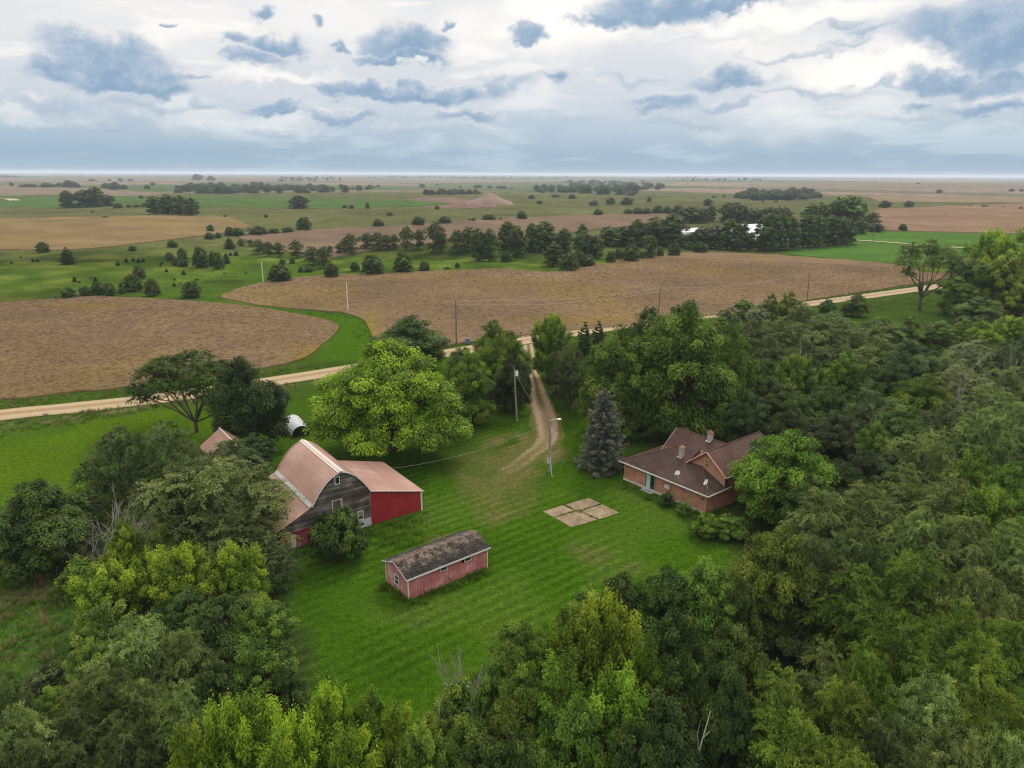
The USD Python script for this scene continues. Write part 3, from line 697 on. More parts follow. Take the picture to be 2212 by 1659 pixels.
def window(parent, x0, x1, z0, z1, y, frame, bars=(1, 2), depth=.06, w=.07, face=-1, axis='x', pane=glass_look, back=True):
    """A framed window in a wall: along x at y (face -1: looks towards -y), or along y at x (axis 'y')."""
    def bx(a0, a1, d0, d1, c0, c1):
        lo, hi = sorted((y + face * d0, y + face * d1))
        return box(a0, a1, lo, hi, c0, c1) if axis == 'x' else box(lo, hi, a0, a1, c0, c1)
    fr = [bx(x0 - w, x1 + w, -.01, depth, z1, z1 + w), bx(x0 - w, x1 + w, -.01, depth, z0 - w, z0), bx(x0 - w, x0, -.01, depth, z0, z1), bx(x1, x1 + w, -.01, depth, z0, z1)]
    f = part('window', fr, frame, parent)
    for k in range(1, bars[0]):
        xx = x0 + (x1 - x0) * k / bars[0]
        part('sash_bar', bx(xx - .02, xx + .02, -.005, depth * .7, z0, z1), frame, f)
    for k in range(1, bars[1]):
        zc = z0 + (z1 - z0) * k / bars[1]
        part('sash_bar', bx(x0, x1, -.005, depth * .75, zc - .025, zc + .025), frame, f)
    if pane is not None:
        part('pane', bx(x0, x1, .012, .018, z0, z1), pane, f)
    if back:
        part('dark_room', bx(x0, x1, -.16, -.1, z0, z1), black_gap, f)
    return f


window(barn, -3.66, -3.24, 5.68, 6.42, -.02, old_white, (1, 1), pane=None)
hd = window(barn, -4.1, -3.15, 2.75, 3.9, -.02, old_white, (1, 1), pane=None, back=False)
for k in range(5):
    part('door_board', box(-4.09 + k * .19, -4.09 + k * .19 + .175, -.045, -.02, 2.76, 3.88 - (k % 3) * .03), board_looks[(k * 2 + 1) % 5], barn)
window(barn, -1.42, -.9, 1.06, 1.92, -.02, old_white, (1, 1), pane=glass_look)
part('blind', box(-1.42, -.9, .0, .01, 1.3, 1.92), plain('tan_blind', (0.38, 0.28, 0.15)), barn)
part('wall_patch', box(-2.9, -2.32, -.06, -.03, .5, 1.3), old_red, barn)
for k in range(11):
    x0 = -9.7 + k * .335
    part('red_board', box(x0, x0 + .32, -.08 - .01 * (k % 3), -.02, 0, 1.6 - .02 * (k % 2)), old_red, barn)
part('beam', box(-9.75, -5.95, -.16, -.03, 1.6, 1.74), red_tin, barn)
part('loose_board', box(-9.6, -8.75, -.13, -.095, .05, 1.45), plain('rusty_sheet', (0.33, 0.15, 0.055), vary=.3), barn)
part('loose_board', box(-8.7, -8.2, -.13, -.095, .05, 1.5), old_white, barn)
# red lean-to on the right: ribbed tin walls
wall = []
for k in range(21):
    x0, x1 = .02 + k * 6.1 / 21, .02 + (k + 1) * 6.1 / 21
    f = lambda xx: 3.93 - (xx / 6.12) * 1.66
    wall.append(prism([(x0, 0), (x1, 0), (x1, f(x1)), (x0, f(x0))], .0, .05))
    wall.append(prism([(x1 - .07, 0), (x1 - .02, 0), (x1 - .02, f(x1)), (x1 - .07, f(x1))], -.03, .0))
part('lean_to_wall', wall, red_tin, barn)
side = [box(6.08, 6.12, .05, 9.7, 0, 2.25)] + [box(6.12, 6.15, .3 + k * .29, .36 + k * .29, 0, 2.25) for k in range(32)]
part('lean_to_wall', side + [prism([(0, 0), (6.1, 0), (6.1, 2.26), (0, 3.9)], 9.7, 9.75)], red_tin, barn)
part('corner_trim', box(6.02, 6.2, -.06, .1, 0, 2.3), white_paint, barn)
part('corner_trim', box(-.06, .06, -.07, -.03, .96, 3.9), board_looks[4], barn)

# --- long red shed
SH = flat_at(*(1180 * .2604 + 576, 1520 * .2604 + 900))
SA = math.radians(39.2)
shed = thing('shed', (SH[0], SH[1], 0), SA, 'long low faded red shed with mossy black shingle roof on the lawn', 'shed')
L, W, E, RZ = 8.65, 3.9, 2.2, 2.98
board_w = .3
for k in range(int(L / board_w) + 1):
    x0, x1 = k * board_w, min(L, (k + 1) * board_w) - .008
    if x1 - x0 < .04:
        continue
    segs = [(0, E)]
    for a, b in ((3.3, 4.1), (5.97, 6.78)):
        if x1 > a and x0 < b:
            segs = [(0, 1.52), (2.12, E)]
    part('wall_board', [box(x0, x1, -.02 - .006 * (k % 3), .05, a, b) for a, b in segs], shed_red, shed)
for k in range(13):
    y0, y1 = k * .3, (k + 1) * .3 - .008
    top = lambda yy: E + (RZ - .1 - E) * (1 - abs(yy - W / 2) / (W / 2))
    lows = [(0, None)]
    if y1 > 1.5 and y0 < 2.35:
        ms_ = [([(y0, 0), (y1, 0), (y1, .6), (y0, .6)]), [(y0, 1.6), (y1, 1.6), (y1, top(y1)), (y0, top(y0))]]
    else:
        ms_ = [[(y0, 0), (y1, 0), (y1, top(y1)), (y0, top(y0))]]
    m = trimesh.util.concatenate([prism(pp, -.02 - .006 * (k % 3), .05) for pp in ms_])
    v = np.array(m.vertices); m.vertices = np.column_stack([v[:, 1], v[:, 0], v[:, 2]]); m.invert()
    part('wall_board', m, shed_end_red, shed)
part('back_wall', [box(0, L, W - .06, W, 0, E), box(L - .06, L, .05, W - .06, 0, E), prism([(0, 0), (0.1, 0), (0.1, .1)], 0, .1)], shed_red, shed)
g2 = prism([(0, E), (W, E), (W / 2, RZ - .1)], 0, .06)
v = np.array(g2.vertices); g2.vertices = np.column_stack([v[:, 1] + L - .06, v[:, 0], v[:, 2]]); g2.invert()
part('gable', g2, shed_end_red, shed)
for a, b in ((3.36, 4.04), (6.03, 6.72)):
    window(shed, a, b, 1.58, 2.06, -.03, white_paint, (1, 1), w=.06)
window(shed, 1.6, 2.24, .68, 1.52, -.03, white_paint, (1, 2), axis='y')
for x0, y0 in ((-.05, -.05), (L - .05, -.05), (-.05, W - .05)):
    part('corner_trim', box(x0, x0 + .1, y0, y0 + .1, 0, E), old_white, shed)
moss = look('mossy_shingle', {'g': ('texture_coordinate', {}), 'n': ('noise_texture', {'scale': 1.7, 'detail': 6.0, 'roughness': 0.7}), 'm': ('mapping', {'scale': (6, 2, 2)}), 'n2': ('noise_texture', {'scale': 2.5, 'detail': 4.0}), 'sx': ('separate_xyz', {}),
            'h': ('map_range', {'from_min': 2.25, 'from_max': 2.75, 'to_min': -.09, 'to_max': 0.1, 'clamp': True}), 'a': ('math', {'math_type': 'add'}), 'k': ('math', {'math_type': 'multiply_add', 'value2': 0.45}),
            'r': ('rgb_ramp', {'ramp': [(0.62, (0.014, 0.012, 0.011)), (0.74, (0.036, 0.029, 0.024)), (0.83, (0.095, 0.066, 0.044)), (0.95, (0.24, 0.19, 0.145))]}), 'b': ('bump', {'strength': .6, 'distance': .03}), 'p': ('principled_bsdf', {'roughness': .95})},
            [('g.object', 'n.vector'), ('g.object', 'm.vector'), ('m.vector', 'n2.vector'), ('g.object', 'sx.vector'), ('sx.z', 'h.value'), ('n.fac', 'a.value1'), ('h.result', 'a.value2'), ('n2.fac', 'k.value1'), ('a.value', 'k.value3'), ('k.value', 'r.fac'), ('r.color', 'p.base_color'), ('n2.fac', 'b.height'), ('b.normal', 'p.normal')])
sl = (RZ - E) / (W / 2 + .0)
rs = np.random.default_rng(5)
for s in (0, 1):
    yv = (lambda t: -.2 + t * (W / 2 + .2)) if s == 0 else (lambda t: W + .2 - t * (W / 2 + .2))
    zt = lambda t: E + .02 - .2 * sl + t * (W / 2 + .2) * sl
    base_slab = slab([(-.25, yv(0), zt(0)), (L + .25, yv(0), zt(0)), (L + .25, yv(1), zt(1)), (-.25, yv(1), zt(1))], .08)
    rf = part('roof', base_slab, moss, shed)
    tabs = []
    rows, cols = 13, 36
    for r_ in range(rows):
        for c_ in range(cols):
            if rs.random() < .04:
                continue
            wd = (L + .5) / cols
            x0 = -.25 + (c_ + .5 * (r_ % 2)) * wd + rs.uniform(-.02, .02)
            x1 = min(x0 + wd * .94, L + .26)
            t0 = max(0, (r_ - .1 + rs.uniform(-.12, .12)) / rows); t1 = min(1, (r_ + 1.05) / rows)
            up_ = .012 + abs(rs.normal(0, .014)) + (.03 if rs.random() < .06 else 0)
            q = [(x0, yv(t0), zt(t0) + up_ + .015), (x1, yv(t0), zt(t0) + up_ + .015 + rs.uniform(-.01, .01)), (x1, yv(t1), zt(t1) + .012), (x0, yv(t1), zt(t1) + .012)]
            tabs.append(slab(q, .012))
    part('shingles', tabs, moss, rf, kind='stuff')
rust_cap = plain('rusty_ridge', (0.20, 0.11, 0.085), .8, vary=.25)
part('ridge_cap', [slab([(-.25, W / 2 - .14, RZ - .02), (L + .25, W / 2 - .14, RZ - .02), (L + .25, W / 2, RZ + .06), (-.25, W / 2, RZ + .06)], .03), slab([(-.25, W / 2 + .14, RZ - .02), (L + .25, W / 2 + .14, RZ - .02), (L + .25, W / 2, RZ + .06), (-.25, W / 2, RZ + .06)], .03)], rust_cap, shed)
zl = E + .02 - .2 * sl
part('eave_trim', [box(-.26, L + .26, -.25, -.205, zl - .13, zl + .02)], white_paint, shed)
part('eave_trim', [tube([(-.27, -.22, zl - .05), (-.27, W / 2, RZ - .07)], .045, 4), tube([(-.27, W / 2, RZ - .07), (-.27, W + .22, zl - .05)], .045, 4)], old_white, shed)
lp = part('wooden_prop', tube([(SH + np.array([math.cos(SA), math.sin(SA), 0]) * a + np.array([-math.sin(SA), math.cos(SA), 0]) * b + np.array([0, 0, c])).tolist() for a, b, c in ((4.45, -.75, 0.0), (4.2, -.4, .5), (3.95, -.05, .95))], .035, 6), board_looks[0], label='thin dark stick leaning on the long red shed wall', category='stick')

# --- brick house
HO = flat_at(*(990 * .2604 + 1080, 500 * .2604 + 864), 2.5)
HA = math.radians(-50.8)
house = thing('house', (HO[0], HO[1], 0), HA, 'low orange brick house with brown hip and gable roofs beside the wood', 'house')


def brickwork(name, c1, c2, mortar, vertical):
    return look(name, {'g': ('texture_coordinate', {}), 's': ('separate_xyz', {}), 'ad': ('math', {'math_type': 'add'}), 'c': ('combine_xyz', {}), 'k': ('brick_texture', {'color1': c1, 'color2': c2, 'mortar': mortar, 'scale': 1.0, 'mortar_size': 0.012, 'brick_width': 0.30, 'row_height': 0.10, 'bias': 0.0}),
                       'n': ('noise_texture', {'scale': 1.3, 'detail': 5.0}), 'mr': ('map_range', {'from_min': .3, 'from_max': .7, 'to_min': .78, 'to_max': 1.2}), 'v': ('vector_math', {'math_type': 'scale'}), 'b': ('bump', {'strength': .5, 'distance': .02}), 'p': ('principled_bsdf', {'roughness': .9, 'specular_ior_level': .2})},
                [('g.object', 's.vector'), ('s.x', 'ad.value1'), ('s.y', 'ad.value2'), ('ad.value', 'c.x'), ('s.z', 'c.y'), ('c.vector', 'k.vector'), ('g.object', 'n.vector'), ('n.fac', 'mr.value'), ('k.color', 'v.vector1'), ('mr.result', 'v.scale'), ('v.vector', 'p.base_color'), ('k.fac', 'b.height'), ('b.normal', 'p.normal')])


brick_look = brickwork('orange_brick', (0.36, 0.145, 0.075), (0.27, 0.10, 0.052), (0.34, 0.24, 0.17), True)
grey_brick = brickwork('grey_chimney_brick', (0.32, 0.27, 0.25), (0.24, 0.18, 0.17), (0.36, 0.34, 0.32), True)


def shingle_look(name, a, b, c):
    return look(name, {'g': ('texture_coordinate', {}), 's': ('separate_xyz', {}), 'z': ('math', {'math_type': 'multiply', 'value2': 1.6}), 'ad': ('math', {'math_type': 'add'}), 'c': ('combine_xyz', {}), 'k': ('brick_texture', {'color1': (1, 1, 1), 'color2': (.72, .72, .72), 'mortar': (.45, .45, .45), 'scale': 1.0, 'mortar_size': 0.012, 'brick_width': 0.32, 'row_height': 0.2}),
                       'n': ('noise_texture', {'scale': .55, 'detail': 6.0, 'roughness': .65}), 'r': ('rgb_ramp', {'ramp': [(.3, a), (.5, b), (.7, c)]}), 'm': ('mix_color', {'blend_type': 'multiply', 'fac': .8}), 'b': ('bump', {'strength': .4, 'distance': .02}), 'p': ('principled_bsdf', {'roughness': .92, 'specular_ior_level': .2})},
                [('g.object', 's.vector'), ('s.x', 'ad.value1'), ('s.y', 'ad.value2'), ('ad.value', 'c.x'), ('s.z', 'z.value1'), ('z.value', 'c.y'), ('c.vector', 'k.vector'), ('g.object', 'n.vector'), ('n.fac', 'r.fac'), ('r.color', 'm.a'), ('k.color', 'm.b'), ('m.result', 'p.base_color'), ('k.fac', 'b.height'), ('b.normal', 'p.normal')])


sh_dark = shingle_look('dark_brown_shingle', (0.068, 0.043, 0.034), (0.092, 0.058, 0.045), (0.125, 0.078, 0.060))
sh_red = shingle_look('red_brown_shingle', (0.098, 0.056, 0.044), (0.132, 0.074, 0.058), (0.178, 0.104, 0.082))
orange_trim = plain('orange_trim', (0.42, 0.22, 0.13), .7, vary=.15)
LH, OH, P1 = 13.0, 0.45, 0.44
U0, U1, V0 = OH, LH - OH, OH
BC, BR, BP, BV = 10.2, 6.05, 0.8, 3.4        # wing B: ridge position, ridge height, pitch, gable plane
AR, AL = 7.0, 2.95                           # wing A: ridge line, left gable end
# walls
wall_front = [box(U0, 3.88, V0, V0 + .2, 0, 2.48), box(5.38, U1, V0, V0 + .2, 0, 2.48), box(3.88, 5.38, V0, V0 + .2, 2.08, 2.48), box(3.88, 5.38, V0, V0 + .2, 0, .2)]
for b_ in wall_front:
    part('wall', b_, brick_look, house)
part('wall', box(U0, U0 + .2, V0 + .2, 8.2, 0, 2.5), brick_look, house)
part('wall', box(U1 - .2, U1, V0 + .2, BV + .8, 0, 2.5), brick_look, house)
part('foundation', [box(U0 - .04, U1 + .04, V0 - .06, V0 - .003, 0, .28), box(U0 - .06, U0 - .003, V0, 8.2, 0, .28)], plain('pale_concrete', (0.42, 0.38, 0.31), vary=.2), house)
part('step', box(3.8, 5.45, V0 - .7, V0 - .065, 0, .14), concrete, house)
GBH = 2.48


def end_wall(poly, at_, thick, axis):
    m = prism(poly, at_, at_ + thick)
    if axis == 'y':                                   # polygon given in (v, z), extruded along u
        v = np.array(m.vertices); m.vertices = np.column_stack([v[:, 1], v[:, 0], v[:, 2]]); m.invert()
    return m


ez = BR - BP * GBH
part('gable', end_wall([(BC - GBH, 2.6), (BC + GBH, 2.6), (BC + GBH, ez), (BC, BR - .06), (BC - GBH, ez)], BV, .2, 'x'), brick_look, house)
for b_ in [box(BC + GBH - .2, BC + GBH, BV + .8, 13.4, 0, ez), end_wall([(BC - GBH, 0), (BC + GBH, 0), (BC + GBH, ez), (BC, BR - .06), (BC - GBH, ez)], 13.4, .2, 'x'), box(BC - GBH, BC - GBH + .2, 9.5, 13.4, 0, ez)]:
    part('wall', b_, brick_look, house)
part('gable', end_wall([(AR - GBH, 2.6), (AR + GBH, 0), (AR + GBH, ez), (AR, BR - .06), (AR - GBH, ez)], AL + .25, .2, 'y'), brick_look, house)
part('wall', box(AL + .45, BC - GBH, AR + GBH - .2, AR + GBH, 0, ez), brick_look, house)
# hip roof of the front rooms
EZ = 2.5
hv, hz_ = 5.66, EZ + P1 * 5.66
front = [(0, 0, EZ), (LH, 0, EZ), (LH - 3.5, 3.5, EZ + P1 * 3.5), (LH - 3.5 - .15, hv, EZ + P1 * hv), (hv, hv, hz_)]
front = [(0, 0, EZ), (LH, 0, EZ), (LH - 3.4, 3.4, EZ + P1 * 3.4), (BC - GBH - .1, 3.4 + .001, EZ + P1 * 3.4), (BC - GBH - .1, hv, hz_), (hv, hv, hz_)]
part('roof', slab(front, .1), sh_dark, house, label='dark brown front slope of the hip roof')
part('roof', slab([(LH, 0, EZ), (LH, 4.2, EZ), (LH - 3.4, 4.2, EZ + P1 * 3.4), (LH - 3.4, 3.4, EZ + P1 * 3.4)], .1), sh_dark, house, label='small right slope of the hip roof')
part('roof', slab([(0, 8.3, EZ), (0, 0, EZ), (hv, hv, hz_), (hv, 8.3, hz_)], .1), sh_red, house, label='left slope of the hip roof')
part('hip_cap', [tube([(0, 0, EZ + .03), (hv, hv, hz_ + .03)], .07, 5), tube([(LH, 0, EZ + .03), (LH - 3.4, 3.4, EZ + P1 * 3.4 + .03)], .07, 5)], sh_red, house)
# gable roofs
OV = 2.82
oz = BR - BP * OV
for s in (-1, 1):
    y1 = 13.8
    part('gable_roof', slab([(BC, BV - .3, BR), (BC, y1, BR), (BC + s * OV, y1, oz), (BC + s * OV, BV - .3, oz)], .1), sh_red, house)
for s in (-1, 1):
    part('gable_roof', slab([(AL, AR, BR - .004), (BC, AR, BR - .004), (BC, AR + s * OV, oz - .004), (AL, AR + s * OV, oz - .004)], .1), sh_red, house)
part('ridge_cap', [tube([(BC, BV - .3, BR + .02), (BC, 13.8, BR + .02)], .07, 5)], sh_red, house)
part('ridge_cap', [tube([(AL, AR, BR + .02), (BC, AR, BR + .02)], .07, 5)], sh_red, house)
for s in (-1, 1):
    part('rake_trim', tube([(BC, BV - .32, BR - .06), (BC + s * OV, BV - .32, oz - .06)], .09, 4), orange_trim, house)
part('rake_trim', tube([(BC + OV, BV - .3, oz - .05), (BC + OV, 13.8, oz - .05)], .06, 4), white_paint, house)
part('rake_trim', [tube([(AL - .03, AR, BR - .06), (AL - .03, AR - OV, oz - .06)], .06, 4), tube([(AL - .03, AR - OV, oz - .06), (AL + 1.3, AR - OV, oz - .06)], .06, 4)], white_paint, house)
part('gutter', [box(-.08, LH + .08, -.1, .0, EZ - .14, EZ - .02)], white_paint, house)
part('gutter', [box(LH, LH + .1, .0, 4.2, EZ - .14, EZ - .02)], white_paint, house)
part('soffit', [box(0.02, LH - .02, .02, V0 + .1, EZ - .16, EZ - .12)], old_white, house)
part('flashing', [tube([(BC - GBH, BV - .06, EZ + P1 * 3.38 + .05), (LH - 3.4, BV - .06, EZ + P1 * 3.4 + .05), (LH - .2, BV - .06, EZ + .13)], .05, 4)], plain('mossy_flashing', (0.2, 0.18, 0.13), vary=.3), house)
window(house, BC - .32, BC + .32, 4.15, 5.0, BV - .01, orange_trim, (1, 2), w=.08)
window(house, 2.62 + 9.2, 2.62 + 9.6, 1.5, 1.95, V0 - .01, orange_trim, (1, 1), w=.06)
# sliding glass door
df = part('sliding_door', [box(3.86, 3.94, V0 - .05, V0 + .1, .2, 2.1), box(5.32, 5.4, V0 - .05, V0 + .1, .2, 2.1), box(3.86, 5.4, V0 - .05, V0 + .1, 2.04, 2.1), box(3.86, 5.4, V0 - .05, V0 + .1, .18, .25), box(4.6, 4.68, V0 - .04, V0 + .1, .25, 2.04)], plain('brown_frame', (0.13, 0.10, 0.085)), house)
part('pane', box(3.94, 4.6, V0 - .01, V0 + .0, .25, 2.04), glass_look, df)
part('pane', box(4.68, 5.32, V0 + .03, V0 + .04, .25, 2.04), glass_look, df)
cur = []
for k in range(9):
    cur.append(box(3.95 + k * .072, 4.01 + k * .072, V0 + .04 + .015 * (k % 2), V0 + .05 + .015 * (k % 2), .27, 2.03))
part('curtain', cur, plain('pale_blue_curtain', (0.70, 0.84, 0.80), vary=.06), df)
part('curtain', [box(5.12, 5.30, V0 + .07, V0 + .09, .3, 2.03)], plain('tan_curtain', (0.35, 0.30, 0.22)), df)
part('dark_room', box(3.9, 5.36, V0 + .5, V0 + .55, .2, 2.08), black_gap, df)
# window unit of the air conditioner
ac = part('air_conditioner', [box(6.95, 7.55, V0 - .32, V0 - .002, 1.28, 1.72)], white_paint, house)
part('grille', [box(7.05 + .07 * k, 7.08 + .07 * k, V0 - .335, V0 - .322, 1.36, 1.64) for k in range(6)], galv, ac)


def chimney(u_, v_, z0, z1, w_, lk, cap):
    c = part('chimney', [box(u_ - w_, u_ + w_, v_ - w_, v_ + w_, z0, z1)], lk, house)
    part('cap', [box(u_ - w_ - .05, u_ + w_ + .05, v_ - w_ - .05, v_ + w_ + .05, z1, z1 + .1), box(u_ - w_ * .5, u_ + w_ * .5, v_ - w_ * .5, v_ + w_ * .5, z1 + .1, z1 + .26)], cap, c)
    part('flashing', [box(u_ - w_ - .06, u_ + w_ + .06, v_ - w_ - .22, v_ - w_ - .002, z0 + .25, z0 + .42)], galv, c)


chimney(6.4, 3.65, 3.75, 5.25, .24, grey_brick, plain('mossy_cap', (0.27, 0.2, 0.09)))
chimney(8.0, 6.75, 5.5, 6.85, .24, grey_brick, plain('red_clay', (0.23, 0.09, 0.06)))
part('vent_pipe', tube([(8.1, 5.2, 4.3), (8.1, 5.2, 5.0)], .05, 6), white_paint, house)


def house_point(u_, v_, z_):
    c, s = math.cos(HA), math.sin(HA)
    return (HO[0] + c * u_ - s * v_, HO[1] + s * u_ + c * v_, z_)


def dish(u_, v_, size, label, arms):
    z0 = EZ + P1 * v_ + .01
    d = thing('satellite_dish', house_point(u_, v_, z0), HA, label, 'satellite dish')
    th = np.linspace(0, 2 * np.pi, 20, endpoint=False)
    rr = np.array([0.02, .5, 1.0])
    pts = [np.stack([size * r_ * np.cos(th), .18 * size * r_ ** 2 - 0 * th, size * 1.05 * r_ * np.sin(th)], -1) for r_ in rr]
    v = np.vstack(pts)
    v2 = v + [0, .02, 0]
    f = []
    for a in range(2):
        for k in range(20):
            f += [[a * 20 + k, a * 20 + (k + 1) % 20, (a + 1) * 20 + (k + 1) % 20], [a * 20 + k, (a + 1) * 20 + (k + 1) % 20, (a + 1) * 20 + k]]
    f = np.array(f)
    rim = np.array([[40 + k, 40 + (k + 1) % 20, 100 + (k + 1) % 20] for k in range(20)] + [[40 + k, 100 + (k + 1) % 20, 100 + k] for k in range(20)])
    m = trimesh.Trimesh(np.vstack([v, v2]), np.vstack([f, f[:, ::-1] + 60, rim]), process=False)
    m.vertices[:, 1] *= -1
    m.apply_transform(trimesh.transformations.rotation_matrix(math.radians(-28), [1, 0, 0]))
    m.apply_transform(trimesh.transformations.rotation_matrix(math.radians(25 if arms == 1 else -30), [0, 0, 1]))
    m.apply_translation([0, -.05, .62])
    part('reflector', m, plain('dish_grey', (0.46, 0.46, 0.46), .5, vary=.05), d, smooth=30)
    part('mast', [tube([(0, 0, 0), (0, 0, .45), (0, -.05, .6)], .03, 6), tube([(.28, -.1, -.04), (0, 0, .4)], .018, 5), tube([(-.28, -.1, -.04), (0, 0, .4)], .018, 5)], galv, d)
    part('feed_arm', [tube([(0, -.1, .3), (0.05, -.45, .42), (.06, -.5, .55)], .02, 5)] + [box(-.06 + .14 * k, .06 + .14 * k, -.58, -.46, .5, .62) for k in range(arms)], galv, d)


dish(8.25, .75, .27, 'single grey satellite dish on the brown roof, nearer the door', 1)
dish(12.0, .95, .33, 'double armed grey satellite dish on the brown roof corner', 2)

# --- half round tin hut
QA = math.radians(30.0)
hut = thing('metal_hut', (-30.0, 95.3, 0), QA, 'small white half round tin hut with open dark front', 'hut')
arc = [(1.42 * math.cos(a), 1.5 * math.sin(a)) for a in np.linspace(0, math.pi, 17)]
part('roof', ribbed(arc, 0, 5.6, pitch=.25, rib=.03, thick=.03), plain('white_tin', (0.66, 0.66, 0.66), .5, vary=.15, spec=.4), hut)
inner = [(1.36 * math.cos(a), 1.44 * math.sin(a)) for a in np.linspace(0, math.pi, 17)]
part('back_wall', prism(inner, 1.2, 1.25), board_looks[1], hut)
part('front_rim', tube([(x_, -.02, z_) for x_, z_ in arc], .05, 5), galv, hut)

# --- small tin roofed barn behind the trees
sb = thing('small_barn', (-35.3, 83.2, 0), math.radians(36.5), 'small barn with faded pink tin gable roof mostly hidden by elms', 'barn')
sbw = board_looks[1]
part('wall', [box(-2.4, 2.4, -4.1, -4.0, 0, 2.5), box(-2.4, 2.4, 4.0, 4.1, 0, 2.5), box(-2.4, -2.3, -4, 4, 0, 2.5), box(2.3, 2.4, -4, 4, 0, 2.5), prism([(-2.4, 2.5), (2.4, 2.5), (0, 4.2)], -4.1, -4.02), prism([(-2.4, 2.5), (2.4, 2.5), (0, 4.2)], 4.02, 4.1)], sbw, sb)
part('roof', ribbed([(-2.7, 2.32), (-1.3, 3.3), (0, 4.25)], -4.3, 4.3), tin_pink, sb)
part('roof', ribbed([(0, 4.25), (1.3, 3.3), (2.7, 2.32)], -4.3, 4.3), tin_pink, sb)
part('ridge_cap', tube([(0, -4.35, 4.29), (0, 4.35, 4.29)], .12, 6), tin_cap, sb)
part('door', box(-1.0, 1.0, -4.16, -4.11, 0, 2.1), old_red, sb)

# --- concrete pad of four slabs
pad_c = [flat_at(X * .2604 + 1080, Y * .2604 + 864)[:2] for X, Y in [(360, 928), (735, 815), (990, 938), (600, 1060), (520, 878), (860, 862), (815, 990), (450, 970), (628, 925)]]
c0, c1_, c2_, c3_ = pad_c[:4]
pad = thing('concrete_pad', (*np.mean(pad_c[:4], 0), 0.0), 0, 'cracked tan concrete pad of four slabs on the lawn', 'pad')
mean = np.mean(pad_c[:4], 0)
tan_conc = look('stained_concrete', {'g': ('texture_coordinate', {}), 'n': ('noise_texture', {'scale': .7, 'detail': 6.0, 'roughness': .65}), 'n2': ('noise_texture', {'scale': 12.0, 'detail': 3.0}), 'o': ('object_info', {}), 'r': ('rgb_ramp', {'ramp': [(.32, (0.12, 0.085, 0.05)), (.48, (0.22, 0.155, 0.09)), (.68, (0.30, 0.225, 0.14))]}), 'p': ('principled_bsdf', {'roughness': .9})}, [('g.object', 'n.vector'), ('n.fac', 'r.fac'), ('r.color', 'p.base_color')])


def lerp2(s, t):
    return (c0 * (1 - s) + c1_ * s) * (1 - t) + (c3_ * (1 - s) + c2_ * s) * t - mean


rp = np.random.default_rng(11)
for s0, s1, t0, t1, lift in ((0, .445, 0, .36, .05), (.475, 1, 0, .41, .06), (0, .52, .40, 1, .055), (.55, 1, .45, 1, .05)):
    ring = [lerp2(s, t) for s, t in [(s0, t0), ((s0 + s1) / 2, t0), (s1, t0), (s1, (t0 + t1) / 2), (s1, t1), ((s0 + s1) / 2, t1), (s0, t1), (s0, (t0 + t1) / 2)]]
    ring = [p_ + rp.uniform(-.06, .06, 2) for p_ in ring]
    part('slab', slab([(*p_, lift + rp.uniform(-.01, .01)) for p_ in ring], .2), tan_conc, pad)

# --- white roofed farm sheds among the far trees
farm_white = plain('white_sheet_metal', (0.72, 0.73, 0.74), .5, vary=.06)
for (X, Y, w_, d_, h_, a_, lab) in ((1640, 516, 26, 13, 8.6, 20, 'large white roofed machine shed glimpsed between the farmstead trees'), (1596, 517, 16, 10, 6.5, 20, 'smaller white shed left of the large shed in the farmstead trees'),
                                    (1486, 510, 16, 9, 4.6, 30, 'white roofed barn at the left end of the farmstead trees'), (1535, 508, 12, 8, 4.4, 30, 'white shed with low roof next to the leftmost white farmstead barn'),
                                    (1690, 518, 18, 8, 6, 25, 'white walled shed at the right of the farmstead buildings')):
    p = hit(X, Y)
    b = thing('farm_shed', p, math.radians(a_), lab, 'shed')
    part('wall', [box(-w_ / 2, w_ / 2, -d_ / 2, d_ / 2, -.5, h_ * .62), prism([(-d_ / 2, h_ * .62), (d_ / 2, h_ * .62), (0, h_ - .15)], -.1, .0)], farm_white, b)
    for s in (-1, 1):
        part('roof', slab([(-w_ / 2 - .4, 0, h_), (w_ / 2 + .4, 0, h_), (w_ / 2 + .4, s * (d_ / 2 + .4), h_ * .6), (-w_ / 2 - .4, s * (d_ / 2 + .4), h_ * .6)], .15), farm_white, b)
    part('door', box(-w_ * .12, w_ * .12, -d_ / 2 - .12, -d_ / 2 - .02, -.4, h_ * .5), galv, b)

# ------------------------------------------------------------------ poles, wires and small things
pole_wood = streaked('grey_pole_wood', (0.14, 0.115, 0.10), (0.20, 0.17, 0.15), (0.27, 0.24, 0.215), (8, 8, .3), (1, 1, .3))
brown_pole = streaked('brown_pole_wood', (0.085, 0.055, 0.04), (0.125, 0.085, 0.06), (0.16, 0.115, 0.085), (8, 8, .3), (1, 1, .3))
pale_pole = plain('pale_pole', (0.50, 0.48, 0.44), .7)
wire_look = plain('grey_wire', (0.30, 0.30, 0.30), .5)


def top_height(base, X, Y):
    lo, hi = 0.0, 70.0
    for _ in range(40):
        m = (lo + hi) / 2
        lo, hi = (m, hi) if to_photo(base + [0, 0, m])[1] > Y else (lo, m)
    return lo


